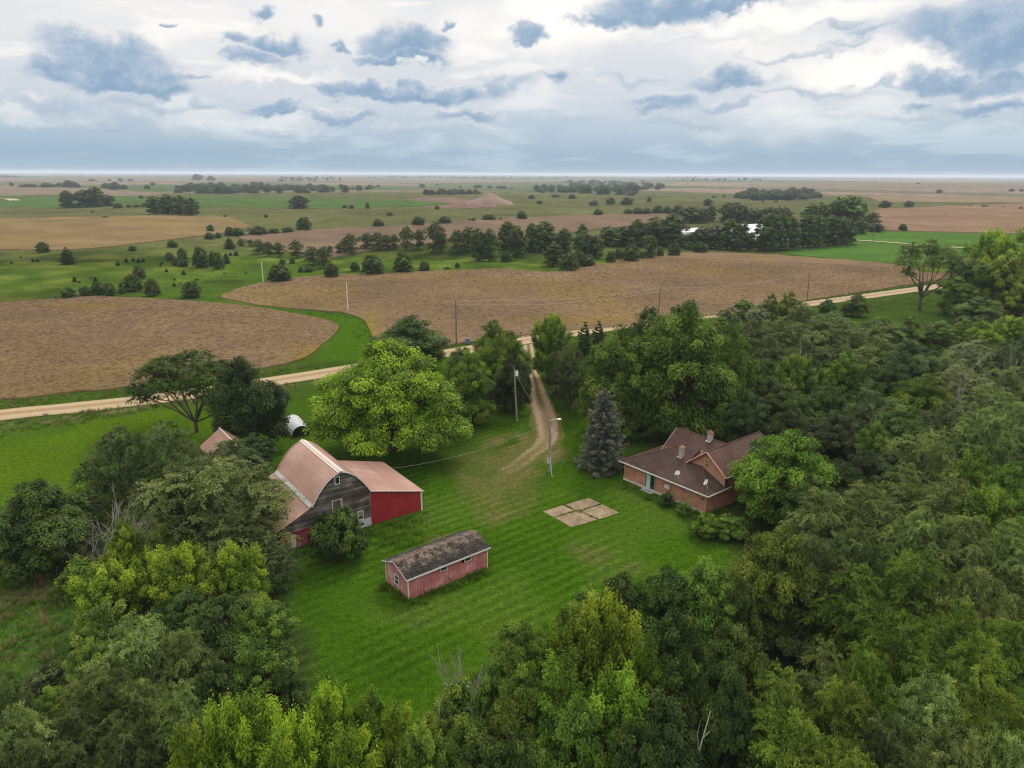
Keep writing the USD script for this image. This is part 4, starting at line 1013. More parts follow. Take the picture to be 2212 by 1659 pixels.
def pole(X, Yb, Yt, label, wood, r=.15, arm=0.0, Xt=None):
    b = hit(X, Yb)
    h = top_height(b, X, Yt)
    t = thing('utility_pole', b, 0, label, 'pole', 'bare utility poles along the road and fields')
    lean = 0.0
    if Xt is not None:
        lean = (Xt - to_photo(b + [0, 0, h])[0]) * depth_of(b) / 1536.0
    part('pole', tube([(0, 0, -.3), (lean * .5, 0, h * .5), (lean, 0, h)], [r, r * .85, r * .68], 8), wood, t)
    part('insulator', [tube([(lean, 0, h), (lean, 0, h + .28)], [.05, .04], 6), tube([(lean - .12, 0, h - .45), (lean + .12, 0, h - .45)], .05, 6)], pale_pole, t)
    return b + [lean, 0, h]


tops = {}
tops['a'] = pole(986, 744, 648, 'tall dark utility pole above the yard trees at the road edge', brown_pole, .17)
tops['b'] = pole(1421, 700, 622, 'dark utility pole rising behind the big maples at the road', brown_pole, .17)
tops['c'] = pole(1743, 652, 590, 'dark leaning utility pole beside the road right of the wood', brown_pole, .17, Xt=1749)
tops['d'] = pole(752, 674, 612, 'pale utility pole standing in the grass waterway corner', pale_pole, .16)
tops['e'] = pole(569, 609, 565, 'white pole at the edge of the pasture hill', pale_pole, .2)
tops['f'] = pole(2001, 611, 570, 'thin dark utility pole beside the gnarled elm at the road', brown_pole, .16)
tops['g'] = pole(1885, 524, 490, 'dark utility pole by the gravel lane in the meadow', brown_pole, .2)

# the yard's transformer pole
tb = flat_at(1117, 911)
th = top_height(tb, 1108, 797)
tp = thing('transformer_pole', tb, 0, 'slim grey pole with a white transformer can left of the driveway', 'pole')
part('pole', tube([(0, 0, -.2), (-.25, 0, th * .5), (-.45, 0, th)], [.14, .12, .10], 8), pole_wood, tp)
tc = part('transformer', [tube([(-.1, -.18, th - 1.05), (-.1, -.18, th - 1.0), (-.1, -.18, th - .38), (-.1, -.18, th - .34)], [.17, .22, .22, .18], 12)], plain('transformer_grey', (0.55, 0.56, 0.57), .45), tp)
part('bushing', [tube([(-.16, -.18, th - .34), (-.2, -.18, th - .05)], [.05, .03], 6), tube([(-.03, -.18, th - .34), (.02, -.18, th - .08)], [.05, .03], 6)], pale_pole, tc)
part('lightning_rod', tube([(-.48, 0, th), (-.5, 0, th + .55)], .02, 5), galv, tp)
tt = tb + np.array([-.45, 0, th - .1])

# yard light
yb = flat_at(408 * .2604 + 1080, 600 * .2604 + 864)
yh = top_height(yb, 1186, 908)
yl = thing('yard_light', yb, 0, 'grey wooden yard pole with a lamp arm and meter box on the lawn', 'yard light')
part('pole', tube([(0, 0, -.2), (0, 0, yh * .5), (0, 0, yh)], [.16, .135, .11], 10), pole_wood, yl)
part('conduit', [tube([(.17, -.02, .1), (.16, -.02, yh * .78), (.05, 0, yh * .82)], .035, 6), tube([(.10, -.15, .1), (.10, -.13, yh * .8)], .03, 6)], galv, yl)
part('meter_box', [box(-.28, .02, -.3, -.14, 1.3, 1.95), box(.1, .3, -.26, -.1, yh * .76, yh * .86)], plain('meter_grey', (0.33, 0.34, 0.35), .5), yl)
part('bracket', [tube([(-.2, 0, yh - .35), (.2, 0, yh - .35)], .04, 5), tube([(-.22, 0, yh - .75), (-.22, 0, yh - .15)], .04, 5)], brown_pole, yl)
arm_ = part('lamp_arm', tube([(0, 0, yh - .1), (.25, -.05, yh + .12), (.62, -.1, yh + .22), (.9, -.12, yh + .22)], .035, 6), galv, yl)
lampm = trimesh.creation.icosphere(2, 1.0); lampm.apply_scale([.28, .17, .12]); lampm.apply_translation([1.08, -.14, yh + .2])
part('lamp', lampm, plain('lamp_white', (0.75, 0.75, 0.74), .35), arm_, smooth=True)
sbp = flat_at(434 * .2604 + 1080, 640 * .2604 + 864)
part('white_stake', tube([sbp + [0, 0, -.1], sbp + np.array([-.28, .9, 2.35])], .035, 6), pale_pole, label='white guy guard leaning up to the yard pole', category='stake')
yt = yb + np.array([0, 0, yh - .2])


def wire(a, b, sag, label, r=.012, n=24, lk=wire_look):
    t = np.linspace(0, 1, n)[:, None]
    p = a * (1 - t) + b * t
    p[:, 2] -= (4 * sag * t * (1 - t))[:, 0]
    part('overhead_wire', tube(p, r, 4), lk, label=label, category='wire')


bc, bs = math.cos(BA), math.sin(BA)
bpt = lambda u_, v_, z_: np.array([BARN[0] + bc * u_ - bs * v_, BARN[1] + bs * u_ + bc * v_, z_])
wire(bpt(-.2, 4.5, 4.6), yt, 1.4, 'thin pale wire sagging from the barn to the yard pole', .011)
wire(tt, yt, .9, 'dark wire sagging from the transformer pole down to the yard pole', .013)
wire(tt + [0, 0, -.8], tb + np.array([.2, -.05, .1]), .0, 'straight dark ground wire down the transformer pole', .014)
wire(tops['a'], tops['b'], 1.2, 'thin pale wire between the two poles behind the yard trees', .02, lk=pale_pole)
wire(tops['a'] + [0, 0, -.9], tops['b'] + [0, 0, -.9], 1.3, 'lower thin pale wire between the two poles behind the yard trees', .02, lk=pale_pole)
wire(tops['b'], tops['c'], 1.2, 'thin pale wire from behind the maples to the leaning pole', .018, lk=pale_pole)
wire(tops['a'], tt + [0, 0, .3], .8, 'thin wire from the road pole to the transformer pole', .014)

# bin and mailbox at the road
bb = flat_at(1010, 743)
bn = thing('refuse_bin', bb, math.radians(32), 'blue wheeled refuse bin standing beside the dirt road', 'bin')
blue = plain('blue_plastic', (0.05, 0.10, 0.2), .5)
part('body', prism([(-.28, .08), (.28, .08), (.36, 1.1), (-.36, 1.1)], -.35, .35), blue, bn)
part('lid', [box(-.4, .4, -.4, .4, 1.1, 1.2)], blue, bn)
for s in (-1, 1):
    part('wheel', tube([(.2, s * .28 - .04, .12), (.2, s * .28 + .04, .12)], .12, 10), black_gap, bn)
mb = flat_at(1126, 729)
mx = thing('mailbox', mb, math.radians(32), 'small dark mailbox on a post by the driveway mouth', 'mailbox')
part('post', box(-.06, .06, -.06, .06, 0, 1.05), brown_pole, mx)
part('box', prism([(-.13, 1.05), (.13, 1.05), (.13, 1.2), (.08, 1.29), (0, 1.32), (-.08, 1.29), (-.13, 1.2)], -.3, .3), plain('mailbox_dark', (0.05, 0.05, 0.055), .5), mx)
mk = hit(1963, 752 - 0)
for (X, Y) in ((1058, 0),):
    pass
wm = flat_at(1058 * .3333 + 1474.6, 876 * .3333 + 345.6)
part('road_marker', [tube([wm, wm + np.array([0, 0, 1.1])], .07, 6)], white_paint, label='short white marker post on the far road verge', category='marker')

# stakes by the lean-to, scrap and mound
for k, (X, Y, h, lab) in enumerate(((1325, 930, 1.7, 'thin dark stake in the weeds by the lean-to, the left one'), (1392, 870, 1.5, 'thin dark stake in the weeds by the lean-to, the far one'), (1415, 955, 1.5, 'thin dark stake in the weeds by the lean-to, the right one'))):
    p = flat_at(X * .2604 + 576, Y * .2604 + 900)
    part('stake', tube([p + [0, 0, -.1], p + np.array([.05, .03, h])], .035, 5), board_looks[1], label=lab, category='stake')
dm = hit(1057, 440)
rr = 26.0
th_ = np.linspace(0, 2 * np.pi, 40, endpoint=False)
v = [[0, 0, 13.0]]
for k, (q_, hz0) in enumerate(((.25, 9.5), (.5, 5.8), (.78, 2.3), (1.0, -1.0))):
    for a in th_:
        jj = 1 + .18 * (meshkit.noise(np.array([[math.cos(a) * 2, math.sin(a) * 2, k]]), 9)[0] - .5)
        v.append([rr * q_ * jj * math.cos(a) * 1.25, rr * q_ * jj * math.sin(a), hz0])
f = [[0, 1 + k, 1 + (k + 1) % 40] for k in range(40)]
for r_ in range(3):
    for k in range(40):
        a, b, c, d = 1 + r_ * 40 + k, 1 + r_ * 40 + (k + 1) % 40, 41 + r_ * 40 + (k + 1) % 40, 41 + r_ * 40 + k
        f += [[a, d, c], [a, c, b]]
part('dirt_mound', (np.array(v) + dm, np.array(f)), plain('dug_earth', (0.2, 0.125, 0.09), vary=.25, scale=.2), smooth=True, label='tall heap of brown earth at the far gravel pit', category='mound')

# ------------------------------------------------------------------ trees
stage.CreateClassPrim('/World/tree_classes')
bark_dark = plain('dark_bark', (0.060, 0.048, 0.040), .95, vary=.3, scale=4, stretch=(4, 4, 1), bump=.4)
bark_grey = plain('grey_dead_wood', (0.27, 0.245, 0.21), .9, vary=.25, scale=4, stretch=(4, 4, 1))


def leaf_look(name, color, thin=0.3, vary=0.5, hue=0.012):
    r, g, b = color
    n = {'t': ('attribute', {'attribute': 'tint'}), 'o': ('object_info', {}), 'tm': ('map_range', {'from_min': 0.0, 'from_max': 1.0, 'to_min': 1 - vary, 'to_max': 1 + vary}),
         'om': ('map_range', {'from_min': 0.0, 'from_max': 1.0, 'to_min': .82, 'to_max': 1.18}), 'k': ('math', {'math_type': 'multiply'}), 'oh': ('map_range', {'from_min': 0.0, 'from_max': 1.0, 'to_min': .5 - hue * .4, 'to_max': .5 + hue * 1.6}),
         'th': ('map_range', {'from_min': 0.0, 'from_max': 1.0, 'to_min': .018, 'to_max': -.014}), 'ha': ('math', {'math_type': 'add'}), 'h': ('hsv', {'color': color, 'saturation': 1.0, 'value': 1.0, 'fac': 1.0}), 'v': ('vector_math', {'math_type': 'scale'}),
         'p': ('principled_bsdf', {'roughness': .55, 'specular_ior_level': .12}), 'tr': ('translucent_bsdf', {}), 'tc': ('vector_math', {'math_type': 'multiply', 'vector2': (1.2, 1.2, .3)}), 'm': ('mix_closure', {'fac': thin})}
    l = [('t.fac', 'tm.value'), ('o.random', 'om.value'), ('tm.result', 'k.value1'), ('om.result', 'k.value2'), ('o.random', 'oh.value'), ('t.fac', 'th.value'), ('oh.result', 'ha.value1'), ('th.result', 'ha.value2'), ('ha.value', 'h.hue'), ('h.color', 'v.vector1'), ('k.value', 'v.scale'), ('v.vector', 'p.base_color'), ('v.vector', 'tc.vector1'), ('tc.vector', 'tr.color'),
         ('p.BSDF', 'm.closure1'), ('tr.BSDF', 'm.closure2')]
    return look(name, n, l, surface='m.closure')


LEAF = {
    'lime': leaf_look('yellow_green_leaf', (0.195, 0.262, 0.018), .30, .7),
    'green': leaf_look('fresh_green_leaf', (0.128, 0.195, 0.016), .27, .7),
    'mid': leaf_look('mid_green_leaf', (0.115, 0.178, 0.022), .26, .7),
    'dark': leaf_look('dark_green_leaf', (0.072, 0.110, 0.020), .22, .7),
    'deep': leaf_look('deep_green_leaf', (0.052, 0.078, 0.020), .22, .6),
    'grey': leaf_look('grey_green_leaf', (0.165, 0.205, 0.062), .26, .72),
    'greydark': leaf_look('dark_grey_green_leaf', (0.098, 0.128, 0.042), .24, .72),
    'sage': leaf_look('pale_sage_leaf', (0.235, 0.260, 0.140), .26, .55),
    'olive': leaf_look('olive_leaf', (0.150, 0.200, 0.028), .30, .7),
    'spruce': leaf_look('blue_grey_needle', (0.160, 0.170, 0.128), .1, .7),
    'yellow': leaf_look('yellowing_leaf', (0.30, 0.31, 0.016), .35),
    'far': leaf_look('far_tree_leaf', (0.085, 0.116, 0.028), .22, .6),
}


def unit(v):
    return v / (np.linalg.norm(v, axis=-1, keepdims=True) + 1e-12)


def leaves(P, axis, nrm, ln, wd, tint):
    """Folded diamond leaves at P along axis."""
    axis = unit(axis)
    side = unit(np.cross(nrm, axis))
    nn = np.cross(axis, side)
    ln, wd = np.broadcast_to(ln, len(P))[:, None], np.broadcast_to(wd, len(P))[:, None]
    v = np.stack([P - axis * ln * .5, P + side * wd * .5 + nn * wd * .12, P + axis * ln * .5, P - side * wd * .5 + nn * wd * .12], 1)
    k = np.arange(len(P))[:, None] * 4
    f = np.concatenate([k + [0, 1, 2], k + [0, 2, 3]])
    return v.reshape(-1, 3), f, np.repeat(tint, 4)


def lobes_to_clumps(rng, lobes, n, low=-0.35):
    """Clump centres over the outer shell of a set of ellipsoid lobes (centre, radii), with the outward direction of each."""
    vol = np.array([r[0] * r[1] + r[0] * r[2] for _, r in lobes]); vol = vol / vol.sum()
    C, N = [], []
    for (c, r), w in zip(lobes, vol):
        m = max(4, int(round(n * w)))
        i = np.arange(m * 2) + .5
        z_ = 1 - 2 * i / (m * 2); a = np.pi * (1 + 5 ** .5) * i
        d = np.stack([np.sqrt(1 - z_ * z_) * np.cos(a), np.sqrt(1 - z_ * z_) * np.sin(a), z_], -1)
        d = d[d[:, 2] > low]
        d = unit(d + rng.normal(0, .18, d.shape))
        s = rng.uniform(.72, 1.02, (len(d), 1))
        p = np.array(c) + d * np.array(r) * s
        keep = np.ones(len(p), bool)
        for c2, r2 in lobes:
            if c2 is not c:
                keep &= np.linalg.norm((p - np.array(c2)) / np.array(r2), axis=1) > .78
        C.append(p[keep]); N.append(unit(d / np.array(r))[keep])
    return np.vstack(C), np.vstack(N)


def foliage(rng, C, N, style, per, cr, ln, wd):
    m = len(C)
    idx = np.repeat(np.arange(m), per)
    n = len(idx)
    ctint = rng.uniform(0.1, .9, m)
    if style == 'ash':            # upright bunches of drooping leaflets
        g = rng.normal(0, 1, (n, 3)); g = unit(g) * rng.uniform(0, 1, (n, 1)) ** .5
        scale = cr * rng.uniform(.7, 1.3, m)
        up = unit(N + [0, 0, .9])[idx]
        P = C[idx] + g * (scale[idx, None] * np.array([.8, .8, .7])) + up * (scale[idx] * np.abs(rng.normal(0, .55, n)))[:, None]
        out = unit(g + .6 * N[idx] + [0, 0, .15])
        axis = unit(out * [1, 1, .5] + [0, 0, -.55] + rng.normal(0, .35, (n, 3)))
        nrm = unit(out * 1.2 + [0, 0, .45] + rng.normal(0, .28, (n, 3)))
    elif style == 'elm':          # arching feathery sprays
        k = 7
        sp = rng.integers(0, k, n) + idx * k
        sd = unit(rng.normal(0, 1, (m * k, 3)) * [1, 1, .35] + np.repeat(N, k, 0) * .9 + [0, 0, .25])
        sl_ = cr * rng.uniform(.8, 1.7, m * k)
        t = rng.uniform(0, 1, n)
        P = C[idx] + sd[sp] * (sl_[sp] * t)[:, None] + np.array([0, 0, -1.0]) * (sl_[sp] * t * t * .55)[:, None] + rng.normal(0, .10 * cr, (n, 3)) * [1, 1, .6]
        tang = sd[sp] + np.array([0, 0, -1.1]) * t[:, None]
        axis = unit(tang + rng.normal(0, .55, (n, 3)))
        nrm = unit(np.array([0, 0, .45]) + .9 * N[idx] + .5 * sd[sp] + rng.normal(0, .28, (n, 3)))
    else:                         # dense shingled leaf masses
        g = rng.normal(0, 1, (n, 3)); g = unit(g) * rng.uniform(0, 1, (n, 1)) ** .4
        scale = cr * rng.uniform(.75, 1.25, m)
        P = C[idx] + g * scale[idx, None] * [1, 1, .75]
        out = unit(g + .9 * N[idx])
        axis = unit(out * [1, 1, .3] + [0, 0, -.6] + rng.normal(0, .35, (n, 3)))
        nrm = unit(out * 1.2 + [0, 0, .4] + rng.normal(0, .25, (n, 3)))
    tint = np.clip(ctint[idx] + rng.normal(0, .15, n), 0, 1)
    return leaves(P, axis, nrm, ln * rng.uniform(.7, 1.3, n), wd * rng.uniform(.7, 1.3, n), tint)


def limbs(rng, base_r, fork, C, targets, lobes, height, lean=(0, 0)):
    """Trunk, one limb to each lobe, and twigs on to some clumps."""
    fk = np.array([lean[0], lean[1], fork])
    out = [tube([(0, 0, -.4), (lean[0] * .3, lean[1] * .3, fork * .5), fk], [base_r * 1.25, base_r, base_r * .85], 8)]
    cs = [np.array(c) for c, _ in lobes]
    ends = []
    for c in cs:
        mid_ = fk * .45 + c * .55 + rng.normal(0, .06 * height, 3) * [1, 1, .4]
        rl_ = base_r * .55
        out.append(tube([fk - [0, 0, .25], (fk + mid_) / 2 + rng.normal(0, .02 * height, 3), mid_, c], [rl_, rl_ * .8, rl_ * .6, rl_ * .3], 6))
        ends.append((mid_, c, rl_ * .4))
    pick = rng.permutation(len(C))[:targets]
    for k in pick:
        j = int(np.argmin([np.linalg.norm(C[k] - c) for c in cs]))
        s = ends[j][0] * .4 + ends[j][1] * .6
        e = C[k]
        out.append(tube([s, (s + e) / 2 + rng.normal(0, .03 * height, 3), e], [ends[j][2] * .8, ends[j][2] * .5, .02], 4))
    return trimesh.util.concatenate(out)


def star_lobes(rng, n, R, z0, z1, r, rz, top=True):
    """n lobes round the axis at radius R between heights z0 and z1, and one on top."""
    out = []
    for k in range(n):
        a = 2 * np.pi * (k + rng.uniform(-.25, .25)) / n
        rr_ = R * rng.uniform(.75, 1.1)
        s = rng.uniform(.8, 1.15)
        out.append(((rr_ * math.cos(a), rr_ * math.sin(a), rng.uniform(z0, z1)), (r * s, r * s, rz * s)))
    if top:
        out.append(((rng.uniform(-.3, .3) * R, rng.uniform(-.3, .3) * R, z1 + rz * .55), (r * .95, r * .95, rz)))
    return out


CLASSES = {}


def make_class(key, height, radius, crown, wood, bark=bark_dark, tri=None):
    CLASSES[key] = dict(h=height, r=radius, crown=crown, wood=wood, bark=bark, made={})


def build(key, style, seed, lobes, n, per, cr, ln, wd, trunk=.2, fork=None, twigs=40, low=-.35, inner=.18, lean=(0, 0)):
    rng = np.random.default_rng(seed)
    C, N = lobes_to_clumps(rng, lobes, n, low)
    v, f, t = foliage(rng, C, N, style, per, cr, ln, wd)
    if inner:                       # looser leaves inside the crown
        m = int(len(C) * per * inner)
        li = rng.integers(0, len(lobes), m)
        c = np.array([l[0] for l in lobes])[li]; r = np.array([l[1] for l in lobes])[li]
        P = c + unit(rng.normal(0, 1, (m, 3))) * r * rng.uniform(.1, .8, (m, 1))
        v2, f2, t2 = leaves(P, rng.normal(0, 1, (m, 3)) + [0, 0, -.5], rng.normal(0, .6, (m, 3)) + [0, 0, 1], ln * 1.3, wd * 1.6, rng.uniform(.2, .6, m))
        v, f, t = np.vstack([v, v2]), np.vstack([f, f2 + len(v)]), np.concatenate([t, t2])
    top = float(np.percentile(v[:, 2], 99.7)); rad_ = float(np.percentile(np.hypot(v[:, 0], v[:, 1]), 97))
    wood = limbs(rng, trunk, fork or top * .3, C, twigs, lobes, top, lean)
    make_class(key, top, rad_, (v, f, t), wood)


def inst(key, tone, xyz, sx, sz, rot, name, label, category, group):
    c = CLASSES[key]
    if tone not in c['made']:
        path = f'/World/tree_classes/{key}_{tone}'
        UsdGeom.Xform.Define(stage, path)
        if c['crown'] is not None:
            v, f, t = c['crown']
            usdkit.mesh(stage, path + '/crown', (v, f), LEAF[tone])
            primvar(path + '/crown', 'tint', t)
        if c['wood'] is not None:
            usdkit.mesh(stage, path + ('/trunk' if c['crown'] is not None else '/branches'), c['wood'], c['bark'], smooth=True)
        c['made'][tone] = path
    x = UsdGeom.Xform.Define(stage, path_for(name))
    x.AddTranslateOp().Set(Gf.Vec3d(*map(float, xyz)))
    x.AddRotateZOp().Set(float(rot))
    x.AddScaleOp().Set(Gf.Vec3f(float(sx), float(sx), float(sz)))
    x.GetPrim().GetReferences().AddInternalReference(c['made'][tone])
    x.GetPrim().SetInstanceable(True)
    tag(x.GetPrim(), label, category, group)


R_ = np.random.default_rng
# near kinds
build('ash_a', 'ash', 1, star_lobes(R_(1), 6, 2.6, 3.8, 5.6, 2.1, 2.0) + star_lobes(R_(101), 6, 3.0, 1.5, 2.6, 1.7, 1.5, False), 150, 190, .72, .30, .15, .17, 2.2, 45, inner=.06)
build('ash_b', 'ash', 2, star_lobes(R_(2), 5, 2.2, 3.4, 5.8, 2.0, 2.2) + star_lobes(R_(102), 5, 2.6, 1.4, 2.4, 1.6, 1.5, False), 135, 190, .70, .30, .15, .16, 2.0, 40, inner=.06)
build('maple', 'mass', 3, star_lobes(R_(3), 8, 4.2, 4.2, 8.6, 3.3, 3.2) + star_lobes(R_(13), 5, 2.4, 9.5, 10.5, 2.6, 2.4) + star_lobes(R_(103), 8, 4.8, 2.2, 3.4, 2.4, 1.8, False), 300, 160, 1.1, .36, .22, .35, 3.2, 40, inner=.06)
build('cottonwood', 'mass', 4, star_lobes(R_(4), 9, 6.0, 5.6, 9.6, 2.7, 2.3) + star_lobes(R_(14), 4, 2.6, 9.6, 11.0, 2.8, 2.2) + [((7.5, -2.5, 3.6), (2.2, 2.2, 1.8)), ((-7.2, -2.2, 3.8), (2.4, 2.2, 1.7)), ((-1.5, -7.0, 3.8), (2.4, 2.2, 1.8)), ((4.0, -6.4, 4.4), (2.2, 2.0, 1.7)), ((1.5, -4.8, 6.0), (2.6, 2.2, 1.9)), ((-3.6, -4.6, 6.2), (2.4, 2.2, 1.8)), ((0, -2.0, 7.4), (2.6, 2.4, 2.0))], 420, 150, 1.05, .36, .2, .36, 3.0, 110, inner=.05)
build('elm_a', 'elm', 5, star_lobes(R_(5), 7, 3.4, 3.6, 6.2, 2.0, 1.5) + star_lobes(R_(15), 4, 1.6, 6.6, 7.4, 1.9, 1.5) + star_lobes(R_(105), 6, 3.6, 1.8, 2.8, 1.7, 1.2, False), 150, 230, 1.05, .21, .10, .2, 2.2, 70, inner=.07)
build('elm_b', 'elm', 6, star_lobes(R_(6), 6, 2.8, 3.4, 6.6, 2.1, 1.7) + star_lobes(R_(106), 6, 3.0, 1.6, 2.6, 1.7, 1.2, False), 135, 240, 1.05, .21, .10, .2, 2.2, 70, inner=.07)
build('elm_c', 'elm', 7, star_lobes(R_(7), 8, 4.2, 3.2, 5.2, 1.9, 1.3) + star_lobes(R_(17), 3, 1.8, 5.8, 6.4, 2.0, 1.3) + star_lobes(R_(107), 6, 4.0, 1.5, 2.4, 1.6, 1.1, False), 150, 230, 1.1, .21, .10, .22, 2.0, 70, inner=.07)
build('broad_a', 'mass', 8, star_lobes(R_(8), 6, 2.6, 3.2, 5.6, 2.1, 2.0) + star_lobes(R_(108), 6, 2.9, 1.4, 2.3, 1.7, 1.4, False), 150, 190, .74, .26, .15, .18, 2.0, 40, inner=.08)
build('broad_b', 'mass', 9, star_lobes(R_(9), 5, 1.9, 3.0, 6.2, 1.9, 2.1) + star_lobes(R_(109), 5, 2.1, 1.4, 2.3, 1.6, 1.4, False), 135, 190, .72, .26, .15, .17, 2.0, 40, inner=.08)
build('umbrella', 'elm', 10, [((5.0, 1.0, 6.6), (1.9, 1.7, .9)), ((2.8, -1.6, 7.8), (2.0, 1.8, .9)), ((.2, .8, 8.4), (2.2, 1.8, .9)), ((-2.4, -.8, 7.9), (2.0, 1.7, .9)), ((-4.6, .6, 6.5), (1.9, 1.6, .9)), ((-6.2, -.4, 4.6), (1.4, 1.2, .8)), ((2.2, 2.6, 7.0), (1.8, 1.6, .9)), ((-1.5, -2.6, 6.4), (1.6, 1.3, .8)), ((5.6, -1.4, 4.8), (1.2, 1.2, .7)), ((1.0, -2.4, 6.0), (1.6, 1.4, .8)), ((-4.4, 1.8, 5.4), (1.5, 1.3, .8)), ((-6.4, .6, 3.6), (1.3, 1.2, .9)), ((5.6, .4, 4.0), (1.5, 1.4, 1.1)), ((3.4, -1.6, 5.6), (1.6, 1.4, 1.0)), ((-2.6, .8, 6.0), (1.6, 1.3, .8))], 300, 125, .8, .20, .10, .19, 1.5, 130, low=-.1, inner=.05)
build('gnarled', 'elm', 18, [((3.2, .4, 10.2), (2.2, 1.8, 1.3)), ((5.6, -.6, 8.6), (1.6, 1.4, 1.2)), ((1.2, -.4, 8.4), (1.2, 1.2, .9)), ((-2.8, .6, 10.6), (2.0, 1.8, 1.3)), ((-4.6, -.4, 8.8), (1.5, 1.4, 1.1)), ((-3.4, .2, 6.8), (.9, .9, .7)), ((.3, .3, 11.6), (1.4, 1.3, .9)), ((6.4, .5, 6.6), (1.0, .9, .7))], 190, 120, .8, .20, .10, .28, 2.3, 120, low=-.3, inner=.03)
build('bush', 'mass', 11, star_lobes(R_(11), 5, 1.0, .7, 1.3, .95, .85), 80, 95, .36, .18, .11, .05, .4, 14)
build('ash_bush', 'ash', 12, star_lobes(R_(12), 4, .9, .8, 1.6, .9, .9), 70, 95, .4, .22, .10, .05, .4, 14)


def conifer(key, seed, h, r, levels, per, ln, wd, droop, dens):
    rng = R_(seed)
    P, A, NN, T = [], [], [], []
    wood = [tube([(0, 0, -.3), (0, 0, h * .5), (0, 0, h * .98)], [h * .022, h * .013, .02], 7)]
    for L_ in range(levels):
        u_ = L_ / (levels - 1)
        z_ = h * (.05 + .93 * u_ ** .92)
        rr_ = r * (1 - u_) ** (.58 if key == 'spruce' else .8) * rng.uniform(.8, 1.15) + .12
        nb = max(4, int(per * (1 - u_ * .6)))
        for b in range(nb):
            a = 2 * np.pi * (b + rng.uniform(-.35, .35)) / nb + L_ * 1.3
            ll_ = rr_ * rng.uniform(.72, 1.15)
            d = np.array([math.cos(a), math.sin(a), 0])
            m = int(dens * ll_) + 5
            t = rng.uniform(.12, 1, m) ** .75
            ct_ = rng.uniform(.15, .85)
            off = rng.normal(0, 1, (m, 3)) * (np.array([.26, .26, .10]) * ll_ * (1.05 - t)[:, None] * .8 + .05)
            p = d * (ll_ * t)[:, None] + np.array([0, 0, 1.0]) * (z_ - droop * ll_ * t + .28 * ll_ * t ** 3)[:, None] + off
            P.append(p); A.append(d + off * 1.5 + rng.normal(0, .45, (m, 3)) + [0, 0, .1]); NN.append(np.array([0, 0, 1.0]) + rng.normal(0, .5, (m, 3))); T.append(np.clip(ct_ + .35 * (t - .6) + rng.normal(0, .15, m), 0, 1))
            if b % 2 == 0:
                wood.append(tube([(0, 0, z_), d * ll_ * .9 + [0, 0, z_ - droop * ll_ * .85]], [.04, .012], 3))
    P, A, NN, T = np.vstack(P), np.vstack(A), np.vstack(NN), np.concatenate(T)
    v, f, t = leaves(P, A, NN, ln * rng.uniform(.7, 1.3, len(P)), wd * rng.uniform(.7, 1.3, len(P)), T)
    make_class(key, h, r, (v, f, t), trimesh.util.concatenate(wood))


conifer('spruce', 21, 10.6, 3.3, 22, 15, .34, .13, .25, 62)
conifer('cedar', 22, 5.0, 1.9, 12, 9, .36, .18, .05, 26)
# far kinds: fewer, larger clumps
build('far_round', 'mass', 31, star_lobes(R_(31), 5, 2.4, 2.6, 4.4, 2.2, 2.0) + star_lobes(R_(36), 5, 2.6, 1.0, 1.6, 1.7, 1.2, False), 100, 42, .85, .55, .40, .2, 1.6, 8)
build('far_tall', 'mass', 32, star_lobes(R_(32), 6, 2.3, 3.6, 7.6, 2.0, 2.2) + star_lobes(R_(33), 4, 1.5, 8.0, 9.0, 1.9, 1.8) + star_lobes(R_(37), 5, 2.3, 1.4, 2.4, 1.7, 1.5, False), 120, 42, .85, .55, .40, .28, 3.2, 10)
build('far_loose', 'elm', 34, star_lobes(R_(38), 5, 2.2, 1.8, 3.4, 1.8, 1.5, False) + star_lobes(R_(34), 6, 2.6, 3.4, 8.0, 1.9, 1.6, False) + star_lobes(R_(35), 3, 1.0, 8.6, 9.6, 1.7, 1.4), 110, 46, 1.1, .50, .34, .26, 2.6, 24, low=-.4, inner=.05)


def dead(key, seed, h, r, n, upright=.9):
    rng = R_(seed)
    out = []
    for k in range(n):
        a = rng.uniform(0, 2 * np.pi)
        d = unit(np.array([math.cos(a) * rng.uniform(.2, 1), math.sin(a) * rng.uniform(.2, 1), upright]))
        L_ = h * rng.uniform(.6, 1.1)
        p0 = np.array([math.cos(a), math.sin(a), 0]) * rng.uniform(0, .3) * r
        p1 = p0 + d * L_ * .5 + rng.normal(0, .05 * L_, 3)
        p2 = p0 + d * L_ + rng.normal(0, .09 * L_, 3)
        out.append(tube([p0 - [0, 0, .2], p1, p2], [.06, .04, .012], 4))
        for j in range(5):
            t = rng.uniform(.3, .95)
            s = p0 + (p2 - p0) * t
            e = s + (d + rng.normal(0, .55, 3)) * L_ * rng.uniform(.15, .4)
            out.append(tube([s, (s + e) / 2 + rng.normal(0, .04, 3), e], [.032, .022, .008], 3))
            for q_ in range(3):
                s2 = s + (e - s) * rng.uniform(.3, .9)
                out.append(tube([s2, s2 + (e - s) * .35 + rng.normal(0, .12 * L_ * .4, 3)], [.016, .007], 3))
    make_class(key, h, r, None, trimesh.util.concatenate(out), bark_grey)


